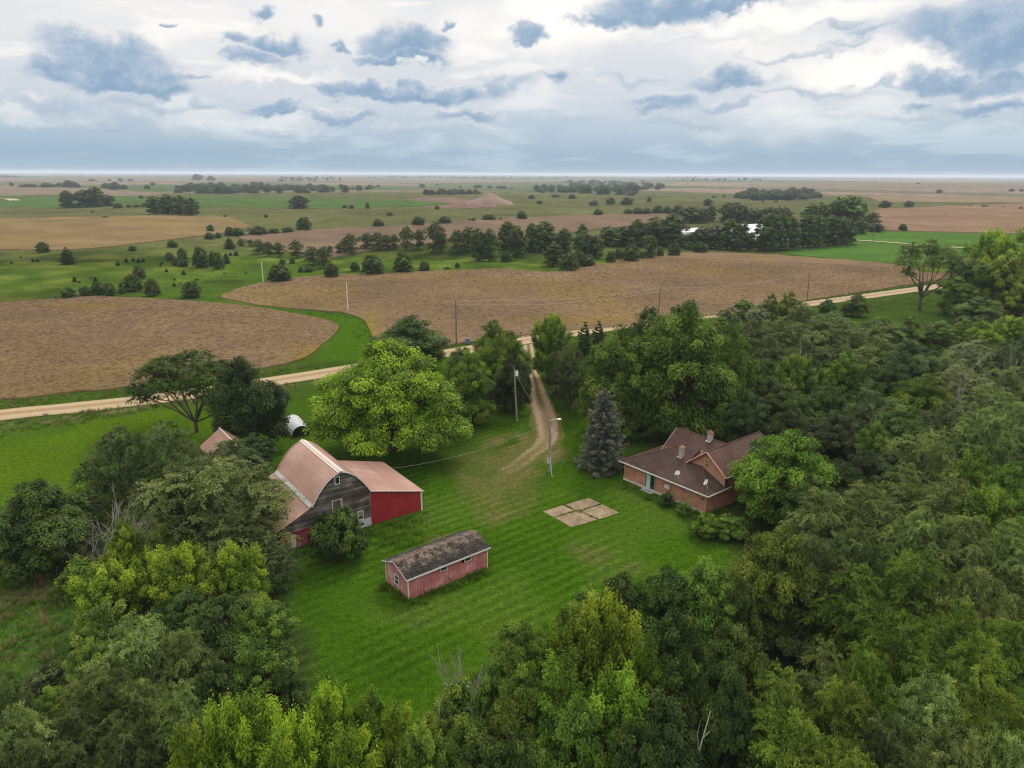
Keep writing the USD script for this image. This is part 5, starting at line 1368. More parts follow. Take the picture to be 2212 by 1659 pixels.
dead('dead_shrub', 41, 3.6, 1.8, 16)
dead('dead_crown', 42, 3.2, 2.4, 12, .5)
rngd = R_(43)
dt = [tube([(0, 0, -1), (.3, 0, 2.0), (.9, .2, 4.0), (1.9, .3, 6.4)], [.17, .14, .10, .03], 6), tube([(.3, 0, 1.8), (-.7, .1, 3.2), (-1.0, .2, 4.6)], [.11, .07, .02], 5), tube([(.9, .2, 3.9), (.6, .2, 5.2), (.75, .1, 6.0)], [.07, .04, .012], 5), tube([(1.3, .2, 4.9), (2.3, .1, 5.4), (2.6, .1, 6.1)], [.05, .03, .01], 4), tube([(-.6, .1, 3.0), (-1.4, 0, 3.4), (-1.9, .1, 4.0)], [.05, .03, .01], 4), tube([(-.2, 0, 2.4), (-.3, -.3, 3.6)], [.05, .012], 4)]
make_class('bare_tree', 6.4, 1.5, None, trimesh.util.concatenate(dt), plain('bleached_wood', (0.42, 0.38, 0.32), .85, vary=.2))

# ------------------------------------------------------------------ planting
ORD = ['leftmost', 'second from left', 'third from left', 'fourth from left', 'fifth from left', 'sixth from left', 'seventh from left', 'eighth from left', 'ninth from left', 'tenth from left']
NUM = {1: 'one', 2: 'two', 3: 'three'}
ADJ = {'lime': 'bright yellow green', 'green': 'fresh green', 'mid': 'mid green', 'dark': 'dark green', 'deep': 'deep dark green', 'grey': 'feathery grey green', 'greydark': 'dusky grey green', 'sage': 'pale silvery green', 'olive': 'dull olive green', 'spruce': 'blue grey', 'yellow': 'yellowing', 'far': 'dark'}
NAME = {'ash_a': 'ash_tree', 'ash_b': 'ash_tree', 'maple': 'maple_tree', 'cottonwood': 'cottonwood_tree', 'elm_a': 'elm_tree', 'elm_b': 'elm_tree', 'elm_c': 'elm_tree', 'broad_a': 'broadleaf_tree', 'broad_b': 'broadleaf_tree', 'umbrella': 'elm_tree', 'gnarled': 'gnarled_elm', 'bush': 'bush', 'ash_bush': 'bush', 'spruce': 'spruce_tree', 'cedar': 'cedar_tree',
        'far_round': 'round_tree', 'far_tall': 'tall_tree', 'far_loose': 'loose_tree', 'dead_shrub': 'dead_brush', 'dead_crown': 'dead_branches', 'bare_tree': 'dead_tree'}
WORD = {'ash_tree': 'leafy ash tree', 'maple_tree': 'big dense maple', 'cottonwood_tree': 'wide cottonwood', 'elm_tree': 'arching elm', 'broadleaf_tree': 'rounded tree', 'gnarled_elm': 'gnarled elm', 'bush': 'bush', 'spruce_tree': 'spruce', 'cedar_tree': 'cedar', 'round_tree': 'round tree', 'tall_tree': 'tall tree', 'loose_tree': 'open crowned tree', 'dead_brush': 'dead grey brush', 'dead_branches': 'bare dead branches', 'dead_tree': 'bleached dead tree'}
PLANTS = []


def plant(key, tone, X, Ytop, w, Yb=None, h=None, where='', rot=None, label=None, minh=None):
    """A tree whose crown is w wide (photograph units) round X and tops out at Ytop; its foot is at Yb, or h metres below the top."""
    c = CLASSES[key]
    if Yb is not None:
        b = hit(X, Yb)
        hh = top_height(b, X, Ytop)
    else:
        b = flat_at(X, Ytop, h * .93); hh = h
        b[2] = terrain(b[0], b[1])[0]
    d = depth_of(b + [0, 0, hh * .6])
    sx = w * d / 1536.0 / (2 * c['r'])
    sz = hh / c['h']
    PLANTS.append(dict(key=key, tone=tone, b=b, sx=sx, sz=sz, rot=rot if rot is not None else R_(int(X * 7 + Ytop)).uniform(0, 360), where=where, X=X, label=label, hh=hh))


Y_ = 'between the yard and the road'
plant('cottonwood', 'lime', 848, 742, 325, Yb=972, where='', rot=0, label='huge spreading yellow green cottonwood behind the barn, beside the yard')
plant('broad_a', 'dark', 882, 684, 170, Yb=800, label='dark domed tree rising just behind the big yellow green cottonwood')
plant('broad_b', 'green', 1022, 762, 105, Yb=918, label='small tree with a forked trunk right of the big cottonwood')
plant('broad_a', 'mid', 1070, 697, 100, Yb=830, label='small leafy green treetop near the road left of the driveway mouth')
plant('broad_a', 'green', 1092, 720, 115, Yb=862, label='rounded green tree left of the driveway, in front of the road')
plant('broad_a', 'deep', 1106, 762, 92, Yb=888, label='dark tree directly behind the transformer pole')
plant('broad_b', 'dark', 1003, 752, 85, Yb=850, label='dark tree partly hidden behind the cottonwood and the forked tree')
plant('ash_a', 'green', 1190, 682, 98, Yb=820, label='bright topped tree right of the driveway mouth')
plant('ash_bush', 'yellow', 1196, 676, 46, Yb=722, label='small yellow leaved bush at the road beside the driveway mouth')
plant('cedar', 'deep', 1262, 696, 48, Yb=775, label='dark cedar by the road, left one of two')
plant('cedar', 'deep', 1292, 694, 46, Yb=770, label='dark cedar by the road, right one of two')
plant('elm_a', 'greydark', 1232, 742, 100, Yb=888, label='dusky grey green elm right of the driveway, left of the maples')
plant('broad_a', 'dark', 1216, 735, 80, Yb=855, label='dark rounded tree hugging the right side of the driveway')
plant('maple', 'mid', 1345, 712, 185, Yb=938, rot=20, label='big dense maple behind the spruce, left one of three')
plant('maple', 'mid', 1462, 660, 230, Yb=948, rot=140, label='biggest dense maple rising behind the house roof, middle of three')
plant('maple', 'mid', 1560, 708, 130, Yb=925, rot=250, label='dense maple right of the biggest one, behind the house')
plant('maple', 'dark', 1400, 668, 130, Yb=840, rot=70, label='dense maple standing behind the left and middle maples')
plant('elm_a', 'greydark', 1478, 652, 80, Yb=770, label='dusky elm crown peeping over the biggest maple')
plant('spruce', 'spruce', 1300, 838, 106, Yb=1012, label='blue grey spruce between the driveway and the house')

# left of the barn
plant('umbrella', 'dark', 425, 764, 285, Yb=934, rot=-12, label='open umbrella shaped elm with bare dark limbs near the road')
plant('broad_a', 'deep', 552, 776, 165, Yb=966, label='dark heavy tree between the umbrella elm and the tin hut')
Q_ = 'among the elms left of the barn'
plant('elm_c', 'greydark', 268, 925, 165, Yb=1085, label='leaning dusky elm at the meadow edge, left of the barn elms')
plant('elm_a', 'greydark', 385, 912, 165, Yb=1085, label='dusky elm standing behind the big elm that hides the barn corner')
plant('elm_a', 'grey', 485, 985, 325, Yb=1195, label='big feathery grey green elm hiding the left corner of the barn')
plant('elm_b', 'greydark', 505, 950, 140, Yb=1060, label='dusky elm crown covering the small barn, only its ridge showing')
plant('broad_b', 'deep', 548, 942, 95, Yb=1022, label='deep dark crown between the small barn and the big barn')
plant('elm_b', 'greydark', 405, 1010, 150, Yb=1190, label='dusky elm crown at the left shoulder of the big barn elm')
plant('elm_b', 'greydark', 570, 1015, 110, Yb=1150, label='dusky elm crown touching the pink barn roof')
plant('elm_c', 'greydark', 590, 1170, 140, Yb=1265, label='low dusky elm scrub below the barn elms, at the lawn edge')
plant('elm_c', 'greydark', 520, 1120, 180, Yb=1240, label='dusky elm scrub under the big barn elm')
plant('bush', 'dark', 735, 1100, 115, Yb=1208, label='dark green bush against the front of the barn')
plant('bush', 'deep', 700, 1108, 70, Yb=1165, label='deep green vine heap climbing the barn front')
plant('broad_a', 'dark', 100, 1052, 215, Yb=1228, label='dark rounded tree alone in the rough grass at the left edge')
plant('broad_b', 'deep', 193, 1062, 70, Yb=1150, label='deep dark small tree right behind the lone rounded tree')
plant('dead_shrub', 'dark', 262, 1085, 110, Yb=1190, label='grey dead brush thicket between the lone tree and the elms, the larger one')
plant('dead_shrub', 'dark', 205, 1135, 80, Yb=1225, label='grey dead brush right of the lone rounded tree, the lower one')
plant('dead_shrub', 'dark', 330, 1120, 60, Yb=1200, label='grey dead brush at the foot of the leaning elm')
plant('ash_b', 'lime', 285, 1132, 105, Yb=1260, label='small yellow green ash in front of the dead brush')
plant('ash_b', 'olive', 365, 1140, 110, Yb=1262, label='dull olive ash right of the small yellow green ash')
plant('ash_bush', 'olive', 165, 1210, 90, h=3.4, label='sparse olive bush left of the row of bright ashes')
A_ = 'in the bright lower left row'
for X, Yt, h, w in ((225, 1228, 6.5, 165), (320, 1205, 7.2, 170), (415, 1196, 7.6, 160), (505, 1200, 7.2, 150)):
    plant('ash_a', 'lime', X, Yt, w, h=h, where=A_)
D_ = 'in the dark lower left thicket'
for X, Yt, h, w, k, t in ((230, 1318, 6, 170, 'ash_b', 'olive'), (470, 1300, 6.5, 200, 'broad_a', 'dark'), (560, 1320, 6, 150, 'broad_b', 'mid'), (395, 1290, 5.5, 150, 'broad_b', 'dark'), (545, 1400, 6.2, 175, 'ash_b', 'mid'), (600, 1455, 5, 110, 'broad_a', 'dark'), (190, 1400, 5, 110, 'broad_b', 'olive'), (470, 1440, 6, 160, 'broad_a', 'dark')):
    plant(k, t, X, Yt, w, h=h, where=D_)
G_ = 'in the lower left clump'
for X, Yt, h, w, k in ((290, 1350, 8.5, 220, 'elm_a'), (385, 1378, 7.5, 150, 'elm_b'), (220, 1450, 7.5, 170, 'elm_b'), (390, 1495, 7.5, 130, 'elm_b'), (300, 1480, 7, 170, 'elm_c')):
    plant(k, 'grey', X, Yt, w, h=h, where=G_)
E_ = 'in the bottom left corner'
for X, Yt, h, w, k, t in ((15, 1470, 7, 120, 'elm_a', 'greydark'), (30, 1560, 8, 210, 'elm_a', 'grey'), (140, 1560, 7, 170, 'elm_b', 'greydark'), (110, 1500, 4, 100, 'broad_b', 'olive'), (250, 1585, 7, 170, 'elm_c', 'greydark'), (60, 1620, 8, 180, 'elm_b', 'greydark'), (-40, 1540, 8, 150, 'elm_c', 'greydark')):
    plant(k, t, X, Yt, w, h=h, where=E_)
B_ = 'in the bright bottom clump'
for X, Yt, h, w, t in ((400, 1590, 9, 150, 'lime'), (470, 1555, 9, 170, 'lime'), (560, 1525, 9, 190, 'lime'), (650, 1560, 9, 170, 'lime'), (725, 1500, 8.5, 140, 'lime'), (800, 1515, 8, 150, 'green'), (860, 1545, 8, 150, 'lime'), (930, 1590, 8, 150, 'olive'), (760, 1600, 9, 190, 'lime'), (600, 1630, 9, 190, 'lime')):
    plant('ash_a' if X % 20 else 'ash_b', t, X, Yt, w, h=h, where=B_)
F_ = 'in the brushy bottom centre'
for X, Yt, h, w, k, t in ((990, 1490, 4.5, 130, 'ash_bush', 'olive'), (950, 1550, 5, 140, 'ash_b', 'olive'), (1060, 1460, 5.5, 120, 'ash_b', 'mid'), (1010, 1580, 7, 160, 'broad_b', 'mid'), (1080, 1540, 7, 160, 'broad_a', 'olive'), (1040, 1620, 7, 190, 'broad_b', 'dark'), (1130, 1620, 8, 190, 'broad_a', 'dark')):
    plant(k, t, X, Yt, w, h=h, where=F_)
for X, Yt, w, lab in ((1010, 1430, 90, 'grey dead brush standing above the bottom centre scrub, the upper one'), (1045, 1490, 80, 'grey dead brush in the bottom centre scrub, just left of the big ash'), (935, 1590, 90, 'grey dead brush among the bright ashes at the bottom'), (1165, 1560, 90, 'grey dead brush low in front of the big bottom ash'), (1185, 1610, 80, 'grey dead brush at the very bottom below the big ash')):
    plant('dead_shrub', 'dark', X, Yt, w, h=5.0, label=lab)
H_ = 'right of the bottom centre'
for X, Yt, h, w, k, t in ((1130, 1365, 8, 150, 'broad_b', 'mid'), (1215, 1345, 9, 150, 'ash_b', 'green'), (1300, 1325, 10, 200, 'ash_a', 'lime'), (1395, 1395, 9, 150, 'ash_b', 'green'), (1210, 1440, 9, 190, 'ash_b', 'green'), (1330, 1470, 9.5, 210, 'ash_a', 'green'), (1230, 1540, 9, 200, 'broad_a', 'mid'), (1370, 1580, 9, 200, 'broad_a', 'dark'), (1140, 1455, 8, 130, 'broad_b', 'mid')):
    plant(k, t, X, Yt, w, h=h, where=H_)
I_ = 'in the clump below the lawn'
for X, Yt, h, w, k, t in ((1270, 1290, 7, 150, 'broad_b', 'olive'), (1350, 1268, 8, 160, 'broad_a', 'dark'), (1430, 1252, 9, 180, 'broad_a', 'dark'), (1530, 1240, 9, 190, 'broad_b', 'mid'), (1590, 1275, 8.5, 120, 'broad_a', 'dark'), (1480, 1345, 9, 190, 'broad_a', 'dark'), (1580, 1370, 9, 170, 'broad_b', 'dark'), (1500, 1450, 9, 190, 'broad_a', 'dark'), (1440, 1530, 9, 180, 'broad_b', 'deep'), (1590, 1480, 9, 130, 'broad_b', 'deep')):
    plant(k, t, X, Yt, w, h=h, where=I_)
plant('bare_tree', 'dark', 1500, 1560, 60, h=7.5, rot=10, label='bleached bare dead tree at the bottom edge')

# by the house
plant('broad_a', 'green', 1678, 932, 208, Yb=1120, label='dense round green tree at the right end of the house')
plant('bush', 'green', 1522, 1112, 66, Yb=1160, label='bright green leafy bush by the house corner')
plant('bush', 'mid', 1580, 1114, 84, Yb=1158, label='green bush under the round tree at the house end')
plant('ash_bush', 'mid', 1478, 1086, 34, Yb=1112, label='small weedy bush against the middle of the brick wall')
plant('ash_bush', 'dark', 1440, 1062, 34, Yb=1092, label='small dark weed clump by the brick wall near the door')

# the wood on the right
W1 = 'at the right road edge'
for X, Yt, h, w, k, t in ((1608, 650, 5, 45, 'broad_b', 'mid'), (1640, 660, 5, 50, 'ash_b', 'sage'), (1668, 640, 7, 55, 'ash_b', 'olive'), (1705, 636, 7, 55, 'ash_b', 'olive'), (1560, 690, 6, 60, 'broad_b', 'green'), (1575, 668, 6, 50, 'elm_b', 'greydark'), (1735, 655, 6, 60, 'elm_b', 'grey'), (1791, 650, 5, 42, 'broad_b', 'dark'), (1852, 638, 6, 60, 'broad_a', 'mid'), (1800, 678, 4, 70, 'elm_c', 'grey')):
    plant(k, t, X, Yt, w, h=h, where=W1)
W2 = 'far in the right wood'
for X, Yt, h, w, k, t in ((1625, 700, 7, 95, 'elm_a', 'greydark'), (1690, 690, 7, 100, 'elm_a', 'grey'), (1760, 690, 7, 110, 'elm_c', 'grey'), (1830, 695, 7, 110, 'elm_a', 'grey'), (1905, 690, 7, 110, 'elm_b', 'grey'), (1970, 690, 6.5, 90, 'broad_a', 'mid'), (2030, 700, 6, 90, 'broad_b', 'mid'), (1660, 735, 8, 110, 'elm_b', 'greydark'), (1740, 740, 8, 120, 'elm_a', 'greydark'), (1820, 740, 8, 120, 'elm_b', 'greydark'), (1900, 735, 8, 130, 'elm_a', 'grey'), (1980, 745, 8, 130, 'elm_c', 'greydark'),
                         (2110, 742, 8, 130, 'elm_a', 'sage'), (2050, 770, 7, 110, 'elm_b', 'grey'), (2185, 745, 8, 120, 'elm_b', 'greydark'), (2090, 695, 5, 60, 'broad_b', 'green'), (2130, 700, 6, 80, 'broad_a', 'lime'), (2190, 690, 6, 90, 'ash_a', 'lime')):
    plant({'elm_c': 'broad_a', 'elm_a': 'elm_b'}.get(k, k), t, X, Yt, w * .88, h=h * 1.12, where=W2)
W3 = 'midway in the right wood'
for X, Yt, h, w, k, t in ((1640, 785, 9, 110, 'broad_a', 'dark'), (1735, 778, 9, 110, 'ash_a', 'green'), (1828, 766, 9.5, 120, 'ash_b', 'green'), (1920, 790, 9, 120, 'broad_a', 'dark'), (1995, 818, 9, 130, 'broad_a', 'green'), (1690, 840, 9, 120, 'broad_b', 'dark'), (1780, 845, 9, 130, 'broad_a', 'dark'), (1875, 850, 9, 140, 'elm_b', 'greydark'), (2080, 800, 8.5, 130, 'elm_a', 'sage'), (2145, 845, 8.5, 150, 'elm_a', 'grey'), (2060, 880, 8.5, 140, 'elm_b', 'greydark'), (1960, 890, 8.5, 130, 'broad_b', 'dark'), (1620, 860, 9, 100, 'broad_b', 'deep'), (1720, 900, 8, 130, 'broad_a', 'deep'), (1815, 905, 8, 130, 'broad_b', 'deep'), (2190, 800, 8, 120, 'elm_b', 'grey'), (2210, 880, 9, 150, 'elm_c', 'grey'), (1890, 925, 8, 80, 'broad_b', 'mid'), (1860, 985, 7, 130, 'broad_a', 'deep'), (1940, 990, 7, 130, 'broad_b', 'deep')):
    plant(k, t, X, Yt, w, h=h, where=W3)
W4 = 'right of the house'
for X, Yt, h, w, k, t in ((2005, 938, 9.5, 160, 'elm_a', 'grey'), (2125, 895, 9.5, 170, 'elm_c', 'grey'), (2110, 985, 8.5, 120, 'ash_b', 'green'), (2190, 1008, 8.5, 130, 'broad_a', 'mid'), (1960, 1015, 8.5, 130, 'elm_b', 'grey'), (2050, 1045, 9, 190, 'elm_a', 'grey'), (2160, 1080, 9, 170, 'ash_a', 'green'), (1880, 1066, 9.5, 200, 'elm_a', 'grey'), (1775, 1072, 9.5, 170, 'elm_b', 'grey'), (1975, 1120, 9, 190, 'elm_c', 'grey'), (1835, 1160, 9, 190, 'elm_c', 'greydark'), (2085, 1130, 9, 190, 'elm_b', 'grey'), (2200, 1150, 9, 170, 'elm_a', 'grey'), (1760, 1040, 8, 120, 'broad_b', 'dark'), (1820, 1010, 7.5, 120, 'broad_a', 'deep')):
    plant(k, t, X, Yt, w, h=h, where=W4)
plant('broad_a', 'olive', 1655, 1140, 190, Yb=1370, label='dull olive tree with several bare trunks at the lawn corner')
plant('elm_b', 'greydark', 1740, 1165, 160, Yb=1385, label='dusky elm with a forked trunk beside the olive tree')
W5 = 'at the lower right'
for X, Yt, h, w, k, t in ((1990, 1212, 9.5, 220, 'elm_a', 'mid'), (1860, 1245, 9, 180, 'elm_b', 'mid'), (2125, 1245, 9.5, 210, 'elm_c', 'grey'), (2070, 1330, 9.5, 210, 'elm_a', 'mid'), (1950, 1352, 9.5, 210, 'elm_b', 'mid'), (2180, 1360, 9.5, 200, 'elm_b', 'mid'), (2110, 1400, 9.5, 220, 'elm_a', 'olive'), (1785, 1410, 9, 150, 'elm_b', 'grey'), (1880, 1425, 9, 190, 'elm_c', 'mid'), (2010, 1480, 9.5, 230, 'elm_a', 'grey'), (1690, 1470, 9, 190, 'elm_b', 'olive'), (1830, 1500, 9, 220, 'elm_a', 'olive'), (2150, 1500, 9.5, 220, 'elm_b', 'olive'), (1930, 1560, 9, 220, 'elm_c', 'greydark'), (1730, 1570, 9.5, 230, 'elm_b', 'olive'), (2060, 1590, 9.5, 240, 'elm_a', 'grey'), (1840, 1630, 9.5, 240, 'elm_a', 'olive'), (2190, 1610, 9.5, 240, 'elm_c', 'grey'), (1990, 1660, 9.5, 240, 'elm_b', 'greydark')):
    plant(k, t, X, Yt, w, h=h, where=W5)
for X, Yt, w, h, lab in ((2168, 770, 75, 9.5, 'pale dead crown sticking out of the right wood near the frame edge'), (1722, 752, 60, 9.3, 'bare dead branches above the trees behind the maples'), (1600, 692, 55, 7.5, 'bare grey twigs right of the biggest maple'), (1895, 912, 30, 9, 'small dead crown in the dark middle of the right wood'), (2050, 840, 60, 9.2, 'bare dead branches under the silvery elms')):
    plant('dead_crown', 'dark', X, Yt, w, h=h, label=lab)
plant('gnarled', 'grey', 1985, 518, 165, Yb=668, rot=10, label='gnarled open elm with twisted limbs beside the far road')
plant('gnarled', 'mid', 2090, 560, 160, Yb=668, rot=80, label='leaning open elm between the gnarled elm and the bright edge trees')
W6 = 'at the right edge by the road'
for X, Yt, w, Yb, k, t in ((2110, 498, 110, 655, 'ash_a', 'lime'), (2190, 492, 130, 665, 'ash_b', 'lime'), (2150, 555, 130, 675, 'ash_a', 'lime'), (2215, 590, 120, 690, 'ash_b', 'lime'), (2060, 600, 80, 680, 'broad_b', 'mid'), (2110, 640, 100, 700, 'broad_a', 'mid'), (2290, 520, 160, 690, 'ash_a', 'lime')):
    plant(k, t, X, Yt, w, Yb=Yb, where=W6)

# ---- middle distance, from left to right (x, foot, top, width) in strips of the photograph
S = lambda ox, rows: [(x / 3 + ox, yb_ / 3 + 345.6, yt_ / 3 + 345.6, w_ / 3) for x, yb_, yt_, w_ in rows]
sets = [
    ('on the pale far strip', 'far_round', S(0, [(75, 170, 145, 25), (185, 178, 155, 100), (310, 178, 150, 90), (385, 172, 148, 40), (450, 180, 132, 75), (500, 180, 150, 40), (690, 185, 150, 60), (745, 195, 143, 70), (805, 190, 160, 40), (955, 190, 160, 35), (990, 165, 145, 35), (595, 137, 122, 40), (780, 138, 118, 32), (845, 138, 122, 32), (710, 137, 122, 20), (1280, 133, 92, 62), (1370, 135, 103, 50), (1215, 165, 152, 25), (1290, 165, 155, 25), (1345, 166, 155, 25), (1520, 170, 152, 40)])),
    ('below the light green field', 'far_tall', S(0, [(440, 310, 200, 85), (555, 305, 195, 110), (625, 305, 175, 100), (700, 300, 225, 80), (1005, 350, 235, 95), (1090, 358, 228, 115), (1170, 358, 230, 105), (1240, 362, 245, 105), (1935, 315, 230, 105)])),
    ('low beside the tall clumps', 'far_round', S(0, [(765, 310, 278, 62), (835, 308, 288, 30), (885, 305, 288, 45), (938, 305, 278, 38), (915, 250, 228, 28), (1725, 375, 350, 25), (680, 375, 364, 36), (600, 340, 330, 18), (1460, 368, 357, 22)])),
    ('above the pasture gully', 'far_round', S(0, [(1365, 465, 420, 45), (1360, 512, 470, 60), (1415, 505, 470, 40), (1490, 490, 435, 60), (1545, 490, 440, 75), (1675, 483, 430, 120), (1775, 478, 445, 70), (1865, 472, 435, 70), (1970, 460, 370, 90), (1120, 565, 520, 62), (858, 588, 555, 50), (280, 600, 532, 78)])),
    ('in the pasture hollow', 'far_round', S(0, [(1100, 650, 598, 50), (1185, 660, 570, 60), (1190, 690, 640, 60), (1135, 685, 632, 40), (1305, 695, 565, 95), (1420, 705, 600, 70), (905, 770, 690, 75), (865, 850, 740, 112), (990, 880, 770, 95), (790, 865, 825, 40), (645, 870, 790, 92), (715, 880, 800, 75), (555, 880, 818, 68), (450, 895, 828, 88), (1245, 890, 785, 110), (1815, 785, 680, 140), (1830, 680, 640, 40), (1895, 670, 635, 35)])),
    ('scattered over the green pasture', 'cedar', S(0, [(440, 675, 565, 100), (1380, 680, 590, 70), (1470, 670, 600, 50), (1530, 620, 588, 35), (1495, 620, 595, 25), (820, 665, 632, 28), (865, 655, 630, 25), (900, 665, 635, 30), (930, 660, 632, 25), (765, 685, 655, 30), (215, 660, 637, 25), (245, 660, 640, 25), (75, 670, 655, 20), (785, 825, 795, 30), (485, 790, 755, 30), (515, 795, 780, 20), (620, 785, 755, 30), (590, 770, 757, 15), (1190, 745, 710, 28), (1080, 725, 705, 25), (1130, 780, 765, 20), (1130, 820, 792, 22), (1170, 805, 795, 15), (1275, 780, 768, 30), (1455, 740, 728, 14), (1050, 675, 655, 18), (1040, 690, 670, 15), (1490, 575, 500, 75), (135, 635, 622, 15), (365, 905, 888, 18), (1595, 735, 722, 14)])),
    ('left of the long grove', 'far_loose', S(0, [(1565, 560, 515, 45), (1625, 565, 515, 40), (1680, 610, 515, 75), (1740, 625, 530, 70), (1810, 630, 535, 70), (1925, 635, 520, 82), (2030, 680, 560, 100), (2100, 700, 560, 90), (2140, 605, 555, 40), (2195, 610, 540, 35)])),
    ('edging the large crop field', 'far_round', S(0, [(2150, 760, 670, 85), (1950, 730, 695, 35), (2000, 728, 688, 60)]) + S(737.3, [(205, 738, 615, 135), (402, 725, 605, 120), (540, 715, 655, 68), (90, 720, 662, 60), (752, 698, 665, 30), (685, 705, 692, 40), (1475, 715, 605, 120), (1545, 680, 600, 85), (1600, 685, 615, 88), (1745, 665, 590, 60), (1800, 640, 575, 70), (1875, 655, 545, 105), (1945, 640, 595, 40), (2065, 625, 560, 45), (2155, 620, 535, 75), (1070, 660, 590, 70)]) + S(1474.6, [(110, 600, 530, 90), (40, 580, 530, 60)])),
    ('topping the reddish crop strip', 'far_round', S(737.3, [(243, 432, 383, 72), (500, 425, 368, 78), (672, 412, 365, 82), (955, 392, 353, 85), (1170, 385, 332, 62), (1665, 357, 318, 58), (855, 398, 375, 28), (828, 396, 380, 18), (1033, 388, 372, 16), (315, 360, 338, 38), (1858, 350, 318, 55), (1920, 350, 307, 65), (1980, 350, 312, 58), (2050, 350, 293, 72), (2110, 348, 300, 52), (2180, 345, 293, 72), (170, 316, 276, 26), (620, 320, 296, 30), (22, 312, 292, 30), (65, 315, 290, 35)])),
    ('in the long grove', 'far_loose', S(737.3, [(65, 610, 480, 90), (20, 600, 515, 60), (165, 580, 472, 88), (240, 585, 468, 85), (300, 585, 485, 70), (345, 580, 480, 60), (425, 590, 430, 82), (505, 580, 450, 72), (610, 605, 402, 118), (650, 600, 470, 60), (750, 610, 455, 88), (820, 590, 435, 105)])),
    ('in the thick grove', 'far_tall', S(737.3, [(890, 655, 445, 105), (960, 655, 448, 90), (1075, 580, 402, 118), (1140, 630, 430, 108), (1230, 600, 412, 90), (1320, 590, 400, 150), (1370, 690, 540, 110), (1440, 600, 445, 98), (1555, 560, 418, 70), (1570, 640, 460, 130), (1640, 640, 490, 112), (1730, 555, 430, 122), (1830, 555, 430, 112), (2000, 635, 490, 80), (1920, 560, 385, 105), (2040, 545, 370, 160), (2130, 560, 400, 115), (2140, 545, 350, 140)])),
    ('in front of the farmstead', 'far_tall', S(1474.6, [(130, 570, 430, 120), (205, 575, 420, 115), (290, 580, 385, 118), (380, 582, 405, 95), (440, 584, 470, 60), (545, 590, 350, 140), (620, 585, 350, 125), (690, 580, 370, 108), (780, 570, 360, 118), (860, 565, 360, 118), (940, 555, 360, 118), (1020, 550, 370, 108), (1070, 545, 390, 85), (30, 570, 480, 80), (75, 570, 470, 80), (-10, 565, 480, 80), (350, 590, 500, 60), (510, 590, 480, 70)])),
    ('behind the farmstead', 'far_tall', S(1474.6, [(1140, 480, 390, 78), (1225, 450, 340, 90), (1250, 465, 405, 82), (1070, 420, 230, 180), (1010, 420, 240, 115), (900, 420, 270, 108), (820, 420, 285, 108), (1130, 400, 260, 98), (350, 410, 275, 125), (290, 400, 275, 88), (460, 410, 310, 115), (560, 410, 305, 115), (640, 400, 300, 115), (50, 410, 300, 140), (180, 400, 295, 60), (160, 295, 250, 50), (120, 410, 310, 90)])),
    ('on the far right fields', 'far_round', S(1474.6, [(1310, 310, 262, 70), (1465, 305, 265, 55), (1425, 460, 415, 48), (1660, 215, 190, 38), (2130, 205, 185, 35), (2195, 205, 188, 25), (1525, 157, 145, 15), (1190, 322, 315, 18), (1865, 303, 294, 25), (1955, 306, 292, 35), (2085, 308, 300, 14), (2190, 318, 303, 25), (200, 245, 230, 24), (270, 242, 226, 18), (520, 275, 262, 20), (605, 275, 262, 24)])),
    ('around the far gravel pit', 'far_round', S(737.3, [(1495, 252, 222, 45), (1850, 290, 240, 75), (1745, 288, 245, 60), (1635, 292, 262, 60), (1285, 285, 262, 40), (1995, 272, 238, 28), (525, 180, 155, 36), (770, 182, 168, 16), (885, 182, 160, 55), (960, 182, 166, 35), (1040, 186, 168, 65), (620, 165, 152, 16), (1105, 190, 178, 14), (1232, 252, 226, 42), (1390, 240, 222, 60)])),
]
BRIGHT = {1070: 'mid', 1010: 'mid', 900: 'olive', 820: 'mid'}
for where, key, rows in sets:
    for i, (X, Yb, Yt, w) in enumerate(rows):
        tone = 'deep' if key == 'cedar' else 'far'
        if where == 'behind the farmstead':
            tone = {1831.3: 'mid', 1811.3: 'mid', 1774.6: 'olive', 1747.9: 'mid'}.get(round(X, 1), 'far')
        if w > 26 and key == 'far_round' and i % 3 == 1:
            tone = 'dark'
        plant(key, tone, X, Yt, w * (1.3 if key in ('far_tall', 'far_loose') else 1.12), Yb=Yb, where=where)

groups = {}
for p in PLANTS:
    if p['label'] is None:
        groups.setdefault(p['where'], []).append(p)
for where, ps in groups.items():
    sub = {}
    for p in ps:
        sub.setdefault((p['tone'], NAME[p['key']]), []).append(p)
    for (tone, nm), qs in sub.items():
        qs.sort(key=lambda q: q['X'])
        for i, q in enumerate(qs):
            o = '' if len(qs) == 1 else ', ' + (ORD[i] if i < 10 else ORD[len(qs) - 1 - i].replace('left', 'right') if len(qs) - 1 - i < 10 else f'{i + 1}th from left')
            if o.startswith(', leftmost') is False and o == ', rightmost':
                o = ', rightmost'
            kind_ = WORD[nm].replace('feathery ', '')
            q['label'] = f'{ADJ[tone]} {kind_} {where}{o}'
for p in PLANTS:
    nm = NAME[p['key']]
    cat = 'bush' if 'bush' in nm or 'brush' in nm else 'tree'
    inst(p['key'], p['tone'], p['b'], p['sx'], p['sz'], p['rot'], nm, p['label'], cat, p['where'] and 'trees ' + p['where'] or None)

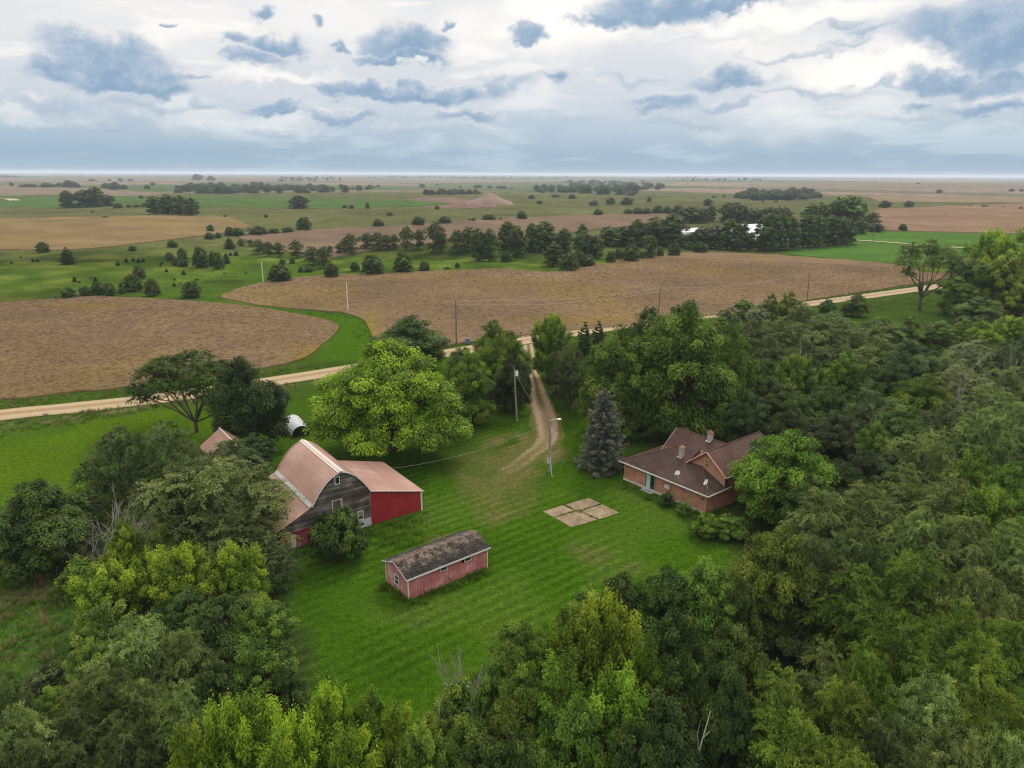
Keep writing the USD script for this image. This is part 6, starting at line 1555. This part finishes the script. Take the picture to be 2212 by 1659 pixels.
# ------------------------------------------------------------------ crop plants, tall grass and undergrowth
def blades(seed, n, spread, high, wide, tip=.35):
    rng = R_(seed)
    v, f = [], []
    for k in range(n):
        a = rng.uniform(0, 2 * np.pi)
        p = np.array([math.cos(a), math.sin(a), 0]) * spread * rng.uniform(0, 1) ** .5
        h_ = high * rng.uniform(.6, 1.1)
        b = rng.uniform(0, 2 * np.pi)
        s = np.array([math.cos(b), math.sin(b), 0]) * wide * .5
        d = np.array([math.cos(a), math.sin(a), 0]) * tip * h_ * rng.uniform(.3, 1.2)
        m = len(v)
        v += [p - s, p + s, p + d * .4 + s * .8 + [0, 0, h_ * .65], p + d * .4 - s * .8 + [0, 0, h_ * .65], p + d + [0, 0, h_]]
        f += [[m, m + 1, m + 2], [m, m + 2, m + 3], [m + 3, m + 2, m + 4]]
    return np.array(v), np.array(f)


def scatter(name, label, category, protos, pts, scale, rng, which=None):
    """Uncountable small growth: one point instancer of a few prototypes."""
    path = path_for(name)
    pi = UsdGeom.PointInstancer.Define(stage, path)
    rel = pi.CreatePrototypesRel()
    for k, (mesh, mat) in enumerate(protos):
        q = f'{path}/plant_{k + 1:03d}'
        if isinstance(mesh, str):
            src = CLASSES[mesh]['crown']
            usdkit.mesh(stage, q, (src[0], src[1]), mat)
            primvar(q, 'tint', src[2])
        else:
            usdkit.mesh(stage, q, mesh, mat)
        rel.AddTarget(q)
    n = len(pts)
    pi.CreateProtoIndicesAttr(Vt.IntArray.FromNumpy((rng.integers(0, len(protos), n) if which is None else which).astype(np.int32)))
    pi.CreatePositionsAttr(Vt.Vec3fArray.FromNumpy(np.asarray(pts, np.float32)))
    sc = np.asarray(scale, np.float32)
    pi.CreateScalesAttr(Vt.Vec3fArray.FromNumpy(np.repeat(sc[:, None], 3, 1) if sc.ndim == 1 else sc))
    an = rng.uniform(0, np.pi, n)
    pi.CreateOrientationsAttr(Vt.QuathArray([Gf.Quath(float(math.cos(a)), 0.0, 0.0, float(math.sin(a))) for a in an]))
    tag(pi.GetPrim(), label, category, None, 'stuff')


def sprinkle(outline, density, rng, jitter=0.0):
    """Random ground points inside an outline of the photograph."""
    c = np.array([flat_at(*p)[:2] for p in outline])
    lo, hi = c.min(0), c.max(0)
    n = int(np.prod(hi - lo) * density)
    p = rng.uniform(lo, hi, (n, 2))
    p3 = np.column_stack([p, terrain(p[:, 0], p[:, 1])])
    ph = to_photo(p3)
    return p3[inside(outline, ph)]


def stalk_look(name, color, vary=.3):
    return look(name, {'o': ('object_info', {}), 'mr': ('map_range', {'from_min': 0.0, 'from_max': 1.0, 'to_min': 1 - vary, 'to_max': 1 + vary}), 'v': ('vector_math', {'math_type': 'scale', 'vector1': color}), 'd': ('diffuse_bsdf', {}), 't': ('translucent_bsdf', {}), 'm': ('mix_closure', {'fac': .3})},
                [('o.random', 'mr.value'), ('mr.result', 'v.scale'), ('v.vector', 'd.color'), ('v.vector', 't.color'), ('d.BSDF', 'm.closure1'), ('t.BSDF', 'm.closure2')], surface='m.closure')


rt = R_(77)
tan_s = [stalk_look('tan_stalk', (0.215, 0.146, 0.085), .1), stalk_look('pink_stalk', (0.212, 0.138, 0.09), .1), stalk_look('pale_stalk', (0.232, 0.160, 0.097), .1), stalk_look('ochre_stalk', (0.205, 0.148, 0.062), .1), stalk_look('golden_stalk', (0.30, 0.215, 0.035), .15)]
for i, (name, label) in enumerate((('crop_plants', 'dry tan stalks standing all over the left crop field'), ('crop_plants', 'dry tan stalks standing all over the large crop field'))):
    outline = [(max(-260, min(2400, x)), y) for x, y in FIELDS[i][2]]
    pts = sprinkle(outline, 1.7 if i == 0 else 1.1, rt)
    dd = np.hypot(pts[:, 0], pts[:, 1])
    pts = pts[(dd < 330)]
    pts[:, 2] += .28
    ph = to_photo(pts)
    late = smoothstep(.5, .75, meshkit.fbm(pts * [1 / 30., 1 / 60., 0], 3, 44)) * .75
    gold = np.exp(-(((ph[:, 0] - 690) / 60) ** 2 + ((ph[:, 1] - 768) / 26) ** 2)) + np.exp(-(((ph[:, 0] - 798) / 20) ** 2 + ((ph[:, 1] - 715) / 40) ** 2)) + .7 * np.exp(-(((ph[:, 0] - 1280) / 130) ** 2 + ((ph[:, 1] - 690) / 9) ** 2)) + .7 * np.exp(-(((ph[:, 0] - 190) / 90) ** 2 + ((ph[:, 1] - 661) / 6) ** 2))
    which = rt.integers(0, 3, len(pts))
    which = np.where(rt.uniform(0, 1, len(pts)) < late, 3, which)
    which = np.where(rt.uniform(0, 1, len(pts)) < np.minimum(gold * 1.3, .92), 4, which)
    scatter(name, label, 'crop', [(blades(200 + k, 12, .5, .26, .045, .3), m) for k, m in enumerate(tan_s)], pts, rt.uniform(.8, 1.05, len(pts)), rt, which)

grass_s = [stalk_look('tall_green_grass', (0.09, 0.185, 0.012), .4), stalk_look('dull_grass', (0.11, 0.16, 0.018), .4), stalk_look('dry_grass', (0.22, 0.175, 0.08), .3)]
zones = [([(-150, 905), (0, 885 + 27), (330, 868), (600, 832), (640, 826), (640, 845), (330, 888), (0, 948), (-150, 975)], 1.6, 'near verge of the dirt road on the left'),
         ([(-150, 880), (0, 868), (330, 838), (640, 793), (690, 787), (690, 800), (640, 803), (330, 848), (0, 884), (-150, 902)], 1.6, 'far verge of the dirt road on the left'),
         ([(1300, 718), (1500, 697), (1750, 668), (2000, 630), (2050, 626), (2050, 650), (1800, 690), (1500, 720)], .5, 'near verge of the dirt road on the right'),
         ([(1180, 722), (1320, 708), (1500, 688), (1750, 648), (1990, 611), (2050, 604), (2040, 611), (1750, 653), (1500, 694), (1300, 711)], .9, 'far verge of the dirt road on the right'),
         ([(-60, 1110), (150, 1060), (330, 1010), (360, 1100), (250, 1190), (160, 1260), (150, 1420), (0, 1480), (-60, 1480)], 3.2, 'rough ground at the left edge'),
         ([(655, 1195), (690, 1180), (800, 1146), (920, 1108), (925, 1118), (900, 1140), (930, 1165), (880, 1185), (780, 1180), (700, 1215), (655, 1225)], 5.0, 'foot of the barn'),
         ([(826, 1258), (884, 1299), (1058, 1226), (1064, 1238), (890, 1318), (815, 1268)], 7.0, 'foot of the long red shed'),
         ([(1345, 1046), (1528, 1108), (1610, 1090), (1660, 1130), (1560, 1175), (1480, 1150), (1475, 1110), (1340, 1056)], 4.0, 'foot of the brick house'),
         ([(1240, 735), (1330, 860), (1330, 950), (1210, 880), (1180, 760)], 1.5, 'ground between the driveway and the maples'),
         ([(560, 1290), (640, 1420), (650, 1560), (600, 1600), (540, 1450)], 4.0, 'lawn edge below the ash row'),
         ([(900, 1560), (1050, 1440), (1200, 1340), (1300, 1270), (1420, 1250), (1600, 1275), (1610, 1330), (1200, 1480), (1000, 1620)], 3.0, 'lawn edge at the bottom'),
         ([(440, 650), (560, 662), (700, 678), (785, 682), (800, 720), (790, 770), (765, 772), (760, 700), (700, 690), (560, 670)], .5, 'grass waterway between the crop fields')]
for outline, dens, where in zones:
    pts = sprinkle(outline, dens, rt)
    ws = [(blades(300, 16, .28, .38, .05, .6), grass_s[0]), (blades(301, 14, .32, .45, .055, .7), grass_s[1]), (blades(302, 16, .24, .32, .05, .6), grass_s[0])]
    if 'verge' in where or 'left edge' in where:
        ws.append((blades(303, 14, .25, .6, .045, .5), grass_s[2]))
    scatter('tall_grass', 'tall rough grass at the ' + where, 'grass', ws, pts, rt.uniform(.5, 1.3, len(pts)), rt)

pts = []
for s0, t0, s1, t1 in ((.46, 0, .46, .38), (.47, .40, .535, 1.0), (0, .38, .5, .385), (.5, .42, 1, .43)):
    for k in range(30):
        u = rt.uniform(0, 1)
        q = lerp2(s0 + (s1 - s0) * u, t0 + (t1 - t0) * u) + mean + rt.normal(0, .07, 2)
        pts.append((q[0], q[1], 0.0))
scatter('tall_grass', 'grass growing in the joints of the concrete pad', 'grass', [(blades(300, 16, .13, .13, .03, .6), grass_s[0]), (blades(301, 14, .14, .14, .035, .7), grass_s[1])], np.array(pts), rt.uniform(.6, 1.3, len(pts)), rt)

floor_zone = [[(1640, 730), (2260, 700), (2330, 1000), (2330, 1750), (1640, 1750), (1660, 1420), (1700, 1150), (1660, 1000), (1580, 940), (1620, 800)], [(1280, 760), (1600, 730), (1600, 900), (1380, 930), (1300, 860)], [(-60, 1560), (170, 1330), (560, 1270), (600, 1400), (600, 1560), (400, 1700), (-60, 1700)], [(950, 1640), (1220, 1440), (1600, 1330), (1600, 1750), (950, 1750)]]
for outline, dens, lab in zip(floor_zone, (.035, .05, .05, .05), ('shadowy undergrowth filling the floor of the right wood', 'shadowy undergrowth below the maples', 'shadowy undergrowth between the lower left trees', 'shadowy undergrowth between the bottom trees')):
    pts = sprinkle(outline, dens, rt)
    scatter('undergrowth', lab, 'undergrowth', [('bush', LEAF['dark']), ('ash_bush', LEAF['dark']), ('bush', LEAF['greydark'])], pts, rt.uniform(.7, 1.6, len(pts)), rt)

# woods so far off that they read as one mass
for outline, count, hgt, lab in (([(380, 408), (480, 402), (560, 402), (640, 406), (740, 408), (825, 400), (828, 408), (740, 417), (560, 419), (385, 420)], 150, (8, 14), 'long blue green wood beyond the light green field'),
                                 ([(600, 386), (640, 382), (700, 384), (748, 384), (745, 390), (600, 392)], 60, (9, 15), 'small dark wood near the left horizon'), ([(-60, 380), (45, 380), (46, 384), (-60, 385)], 40, (9, 14), 'dark strip of wood at the left end of the horizon'),
                                 ([(1158, 411), (1220, 404), (1225, 394), (1300, 392), (1400, 396), (1446, 404), (1440, 409), (1380, 412), (1370, 424), (1310, 422), (1230, 416), (1160, 418)], 170, (9, 16), 'dark wood near the horizon, right of the gravel pit'),
                                 ([(1590, 428), (1610, 422), (1700, 420), (1765, 422), (1766, 430), (1700, 433), (1600, 432)], 80, (9, 15), 'dark island of wood above the farmstead'), ([(918, 417), (1050, 416), (1052, 420), (918, 421)], 50, (6, 9), 'thin row of far trees behind the gravel pit'),
                                 ([(790, 380.5), (1000, 380), (1225, 381), (1228, 387), (1000, 387), (800, 385)], 130, (10, 18), 'blue band of wood along the middle of the horizon'), ([(1440, 382), (1560, 381.5), (1660, 383), (1660, 390), (1500, 391), (1440, 389)], 90, (10, 17), 'blue band of wood along the horizon behind the farmstead'),
                                 ([(2040, 384), (2260, 384.5), (2260, 388), (2060, 388)], 50, (10, 18), 'faint wood at the right end of the horizon'), ([(160, 374.5), (320, 374.5), (420, 375.5), (420, 377), (160, 376.5)], 40, (10, 16), 'faint blue wood on the left horizon'), ([(960, 376), (420, 377), (600, 378.5), (960, 379.5)], 60, (10, 16), 'faint wood on the horizon between the nearer woods')):
    lo, hi = np.min(outline, 0), np.max(outline, 0)
    pts, k = [], 0
    while len(pts) < count and k < 6000:
        k += 1
        q = rt.uniform(lo, hi)
        if shapely.contains_xy(Polygon(outline), *q):
            pts.append(hit(*q))
    sc_ = rt.uniform(hgt[0], hgt[1], len(pts)) / CLASSES['far_tall']['h']
    scatter('far_wood', lab, 'wood', [('far_tall', LEAF['far']), ('far_round', LEAF['far'])], pts, np.column_stack([sc_ * 1.8, sc_ * 1.8, sc_]), rt)

# ------------------------------------------------------------------ haze
hz = box(-52000, 52000, -52000, 52000, -40.0, 60.0)
hm = usdkit.material(stage, '/World/Looks/haze_look', {'v': ('principled_volume', {'color': (0.80, 0.88, 1.0), 'density': 8.5e-5, 'anisotropy': 0.0})}, [], volume='v.volume')
part('haze', hz, hm, label='thin pale blue haze over the far fields', category='haze', kind='stuff')
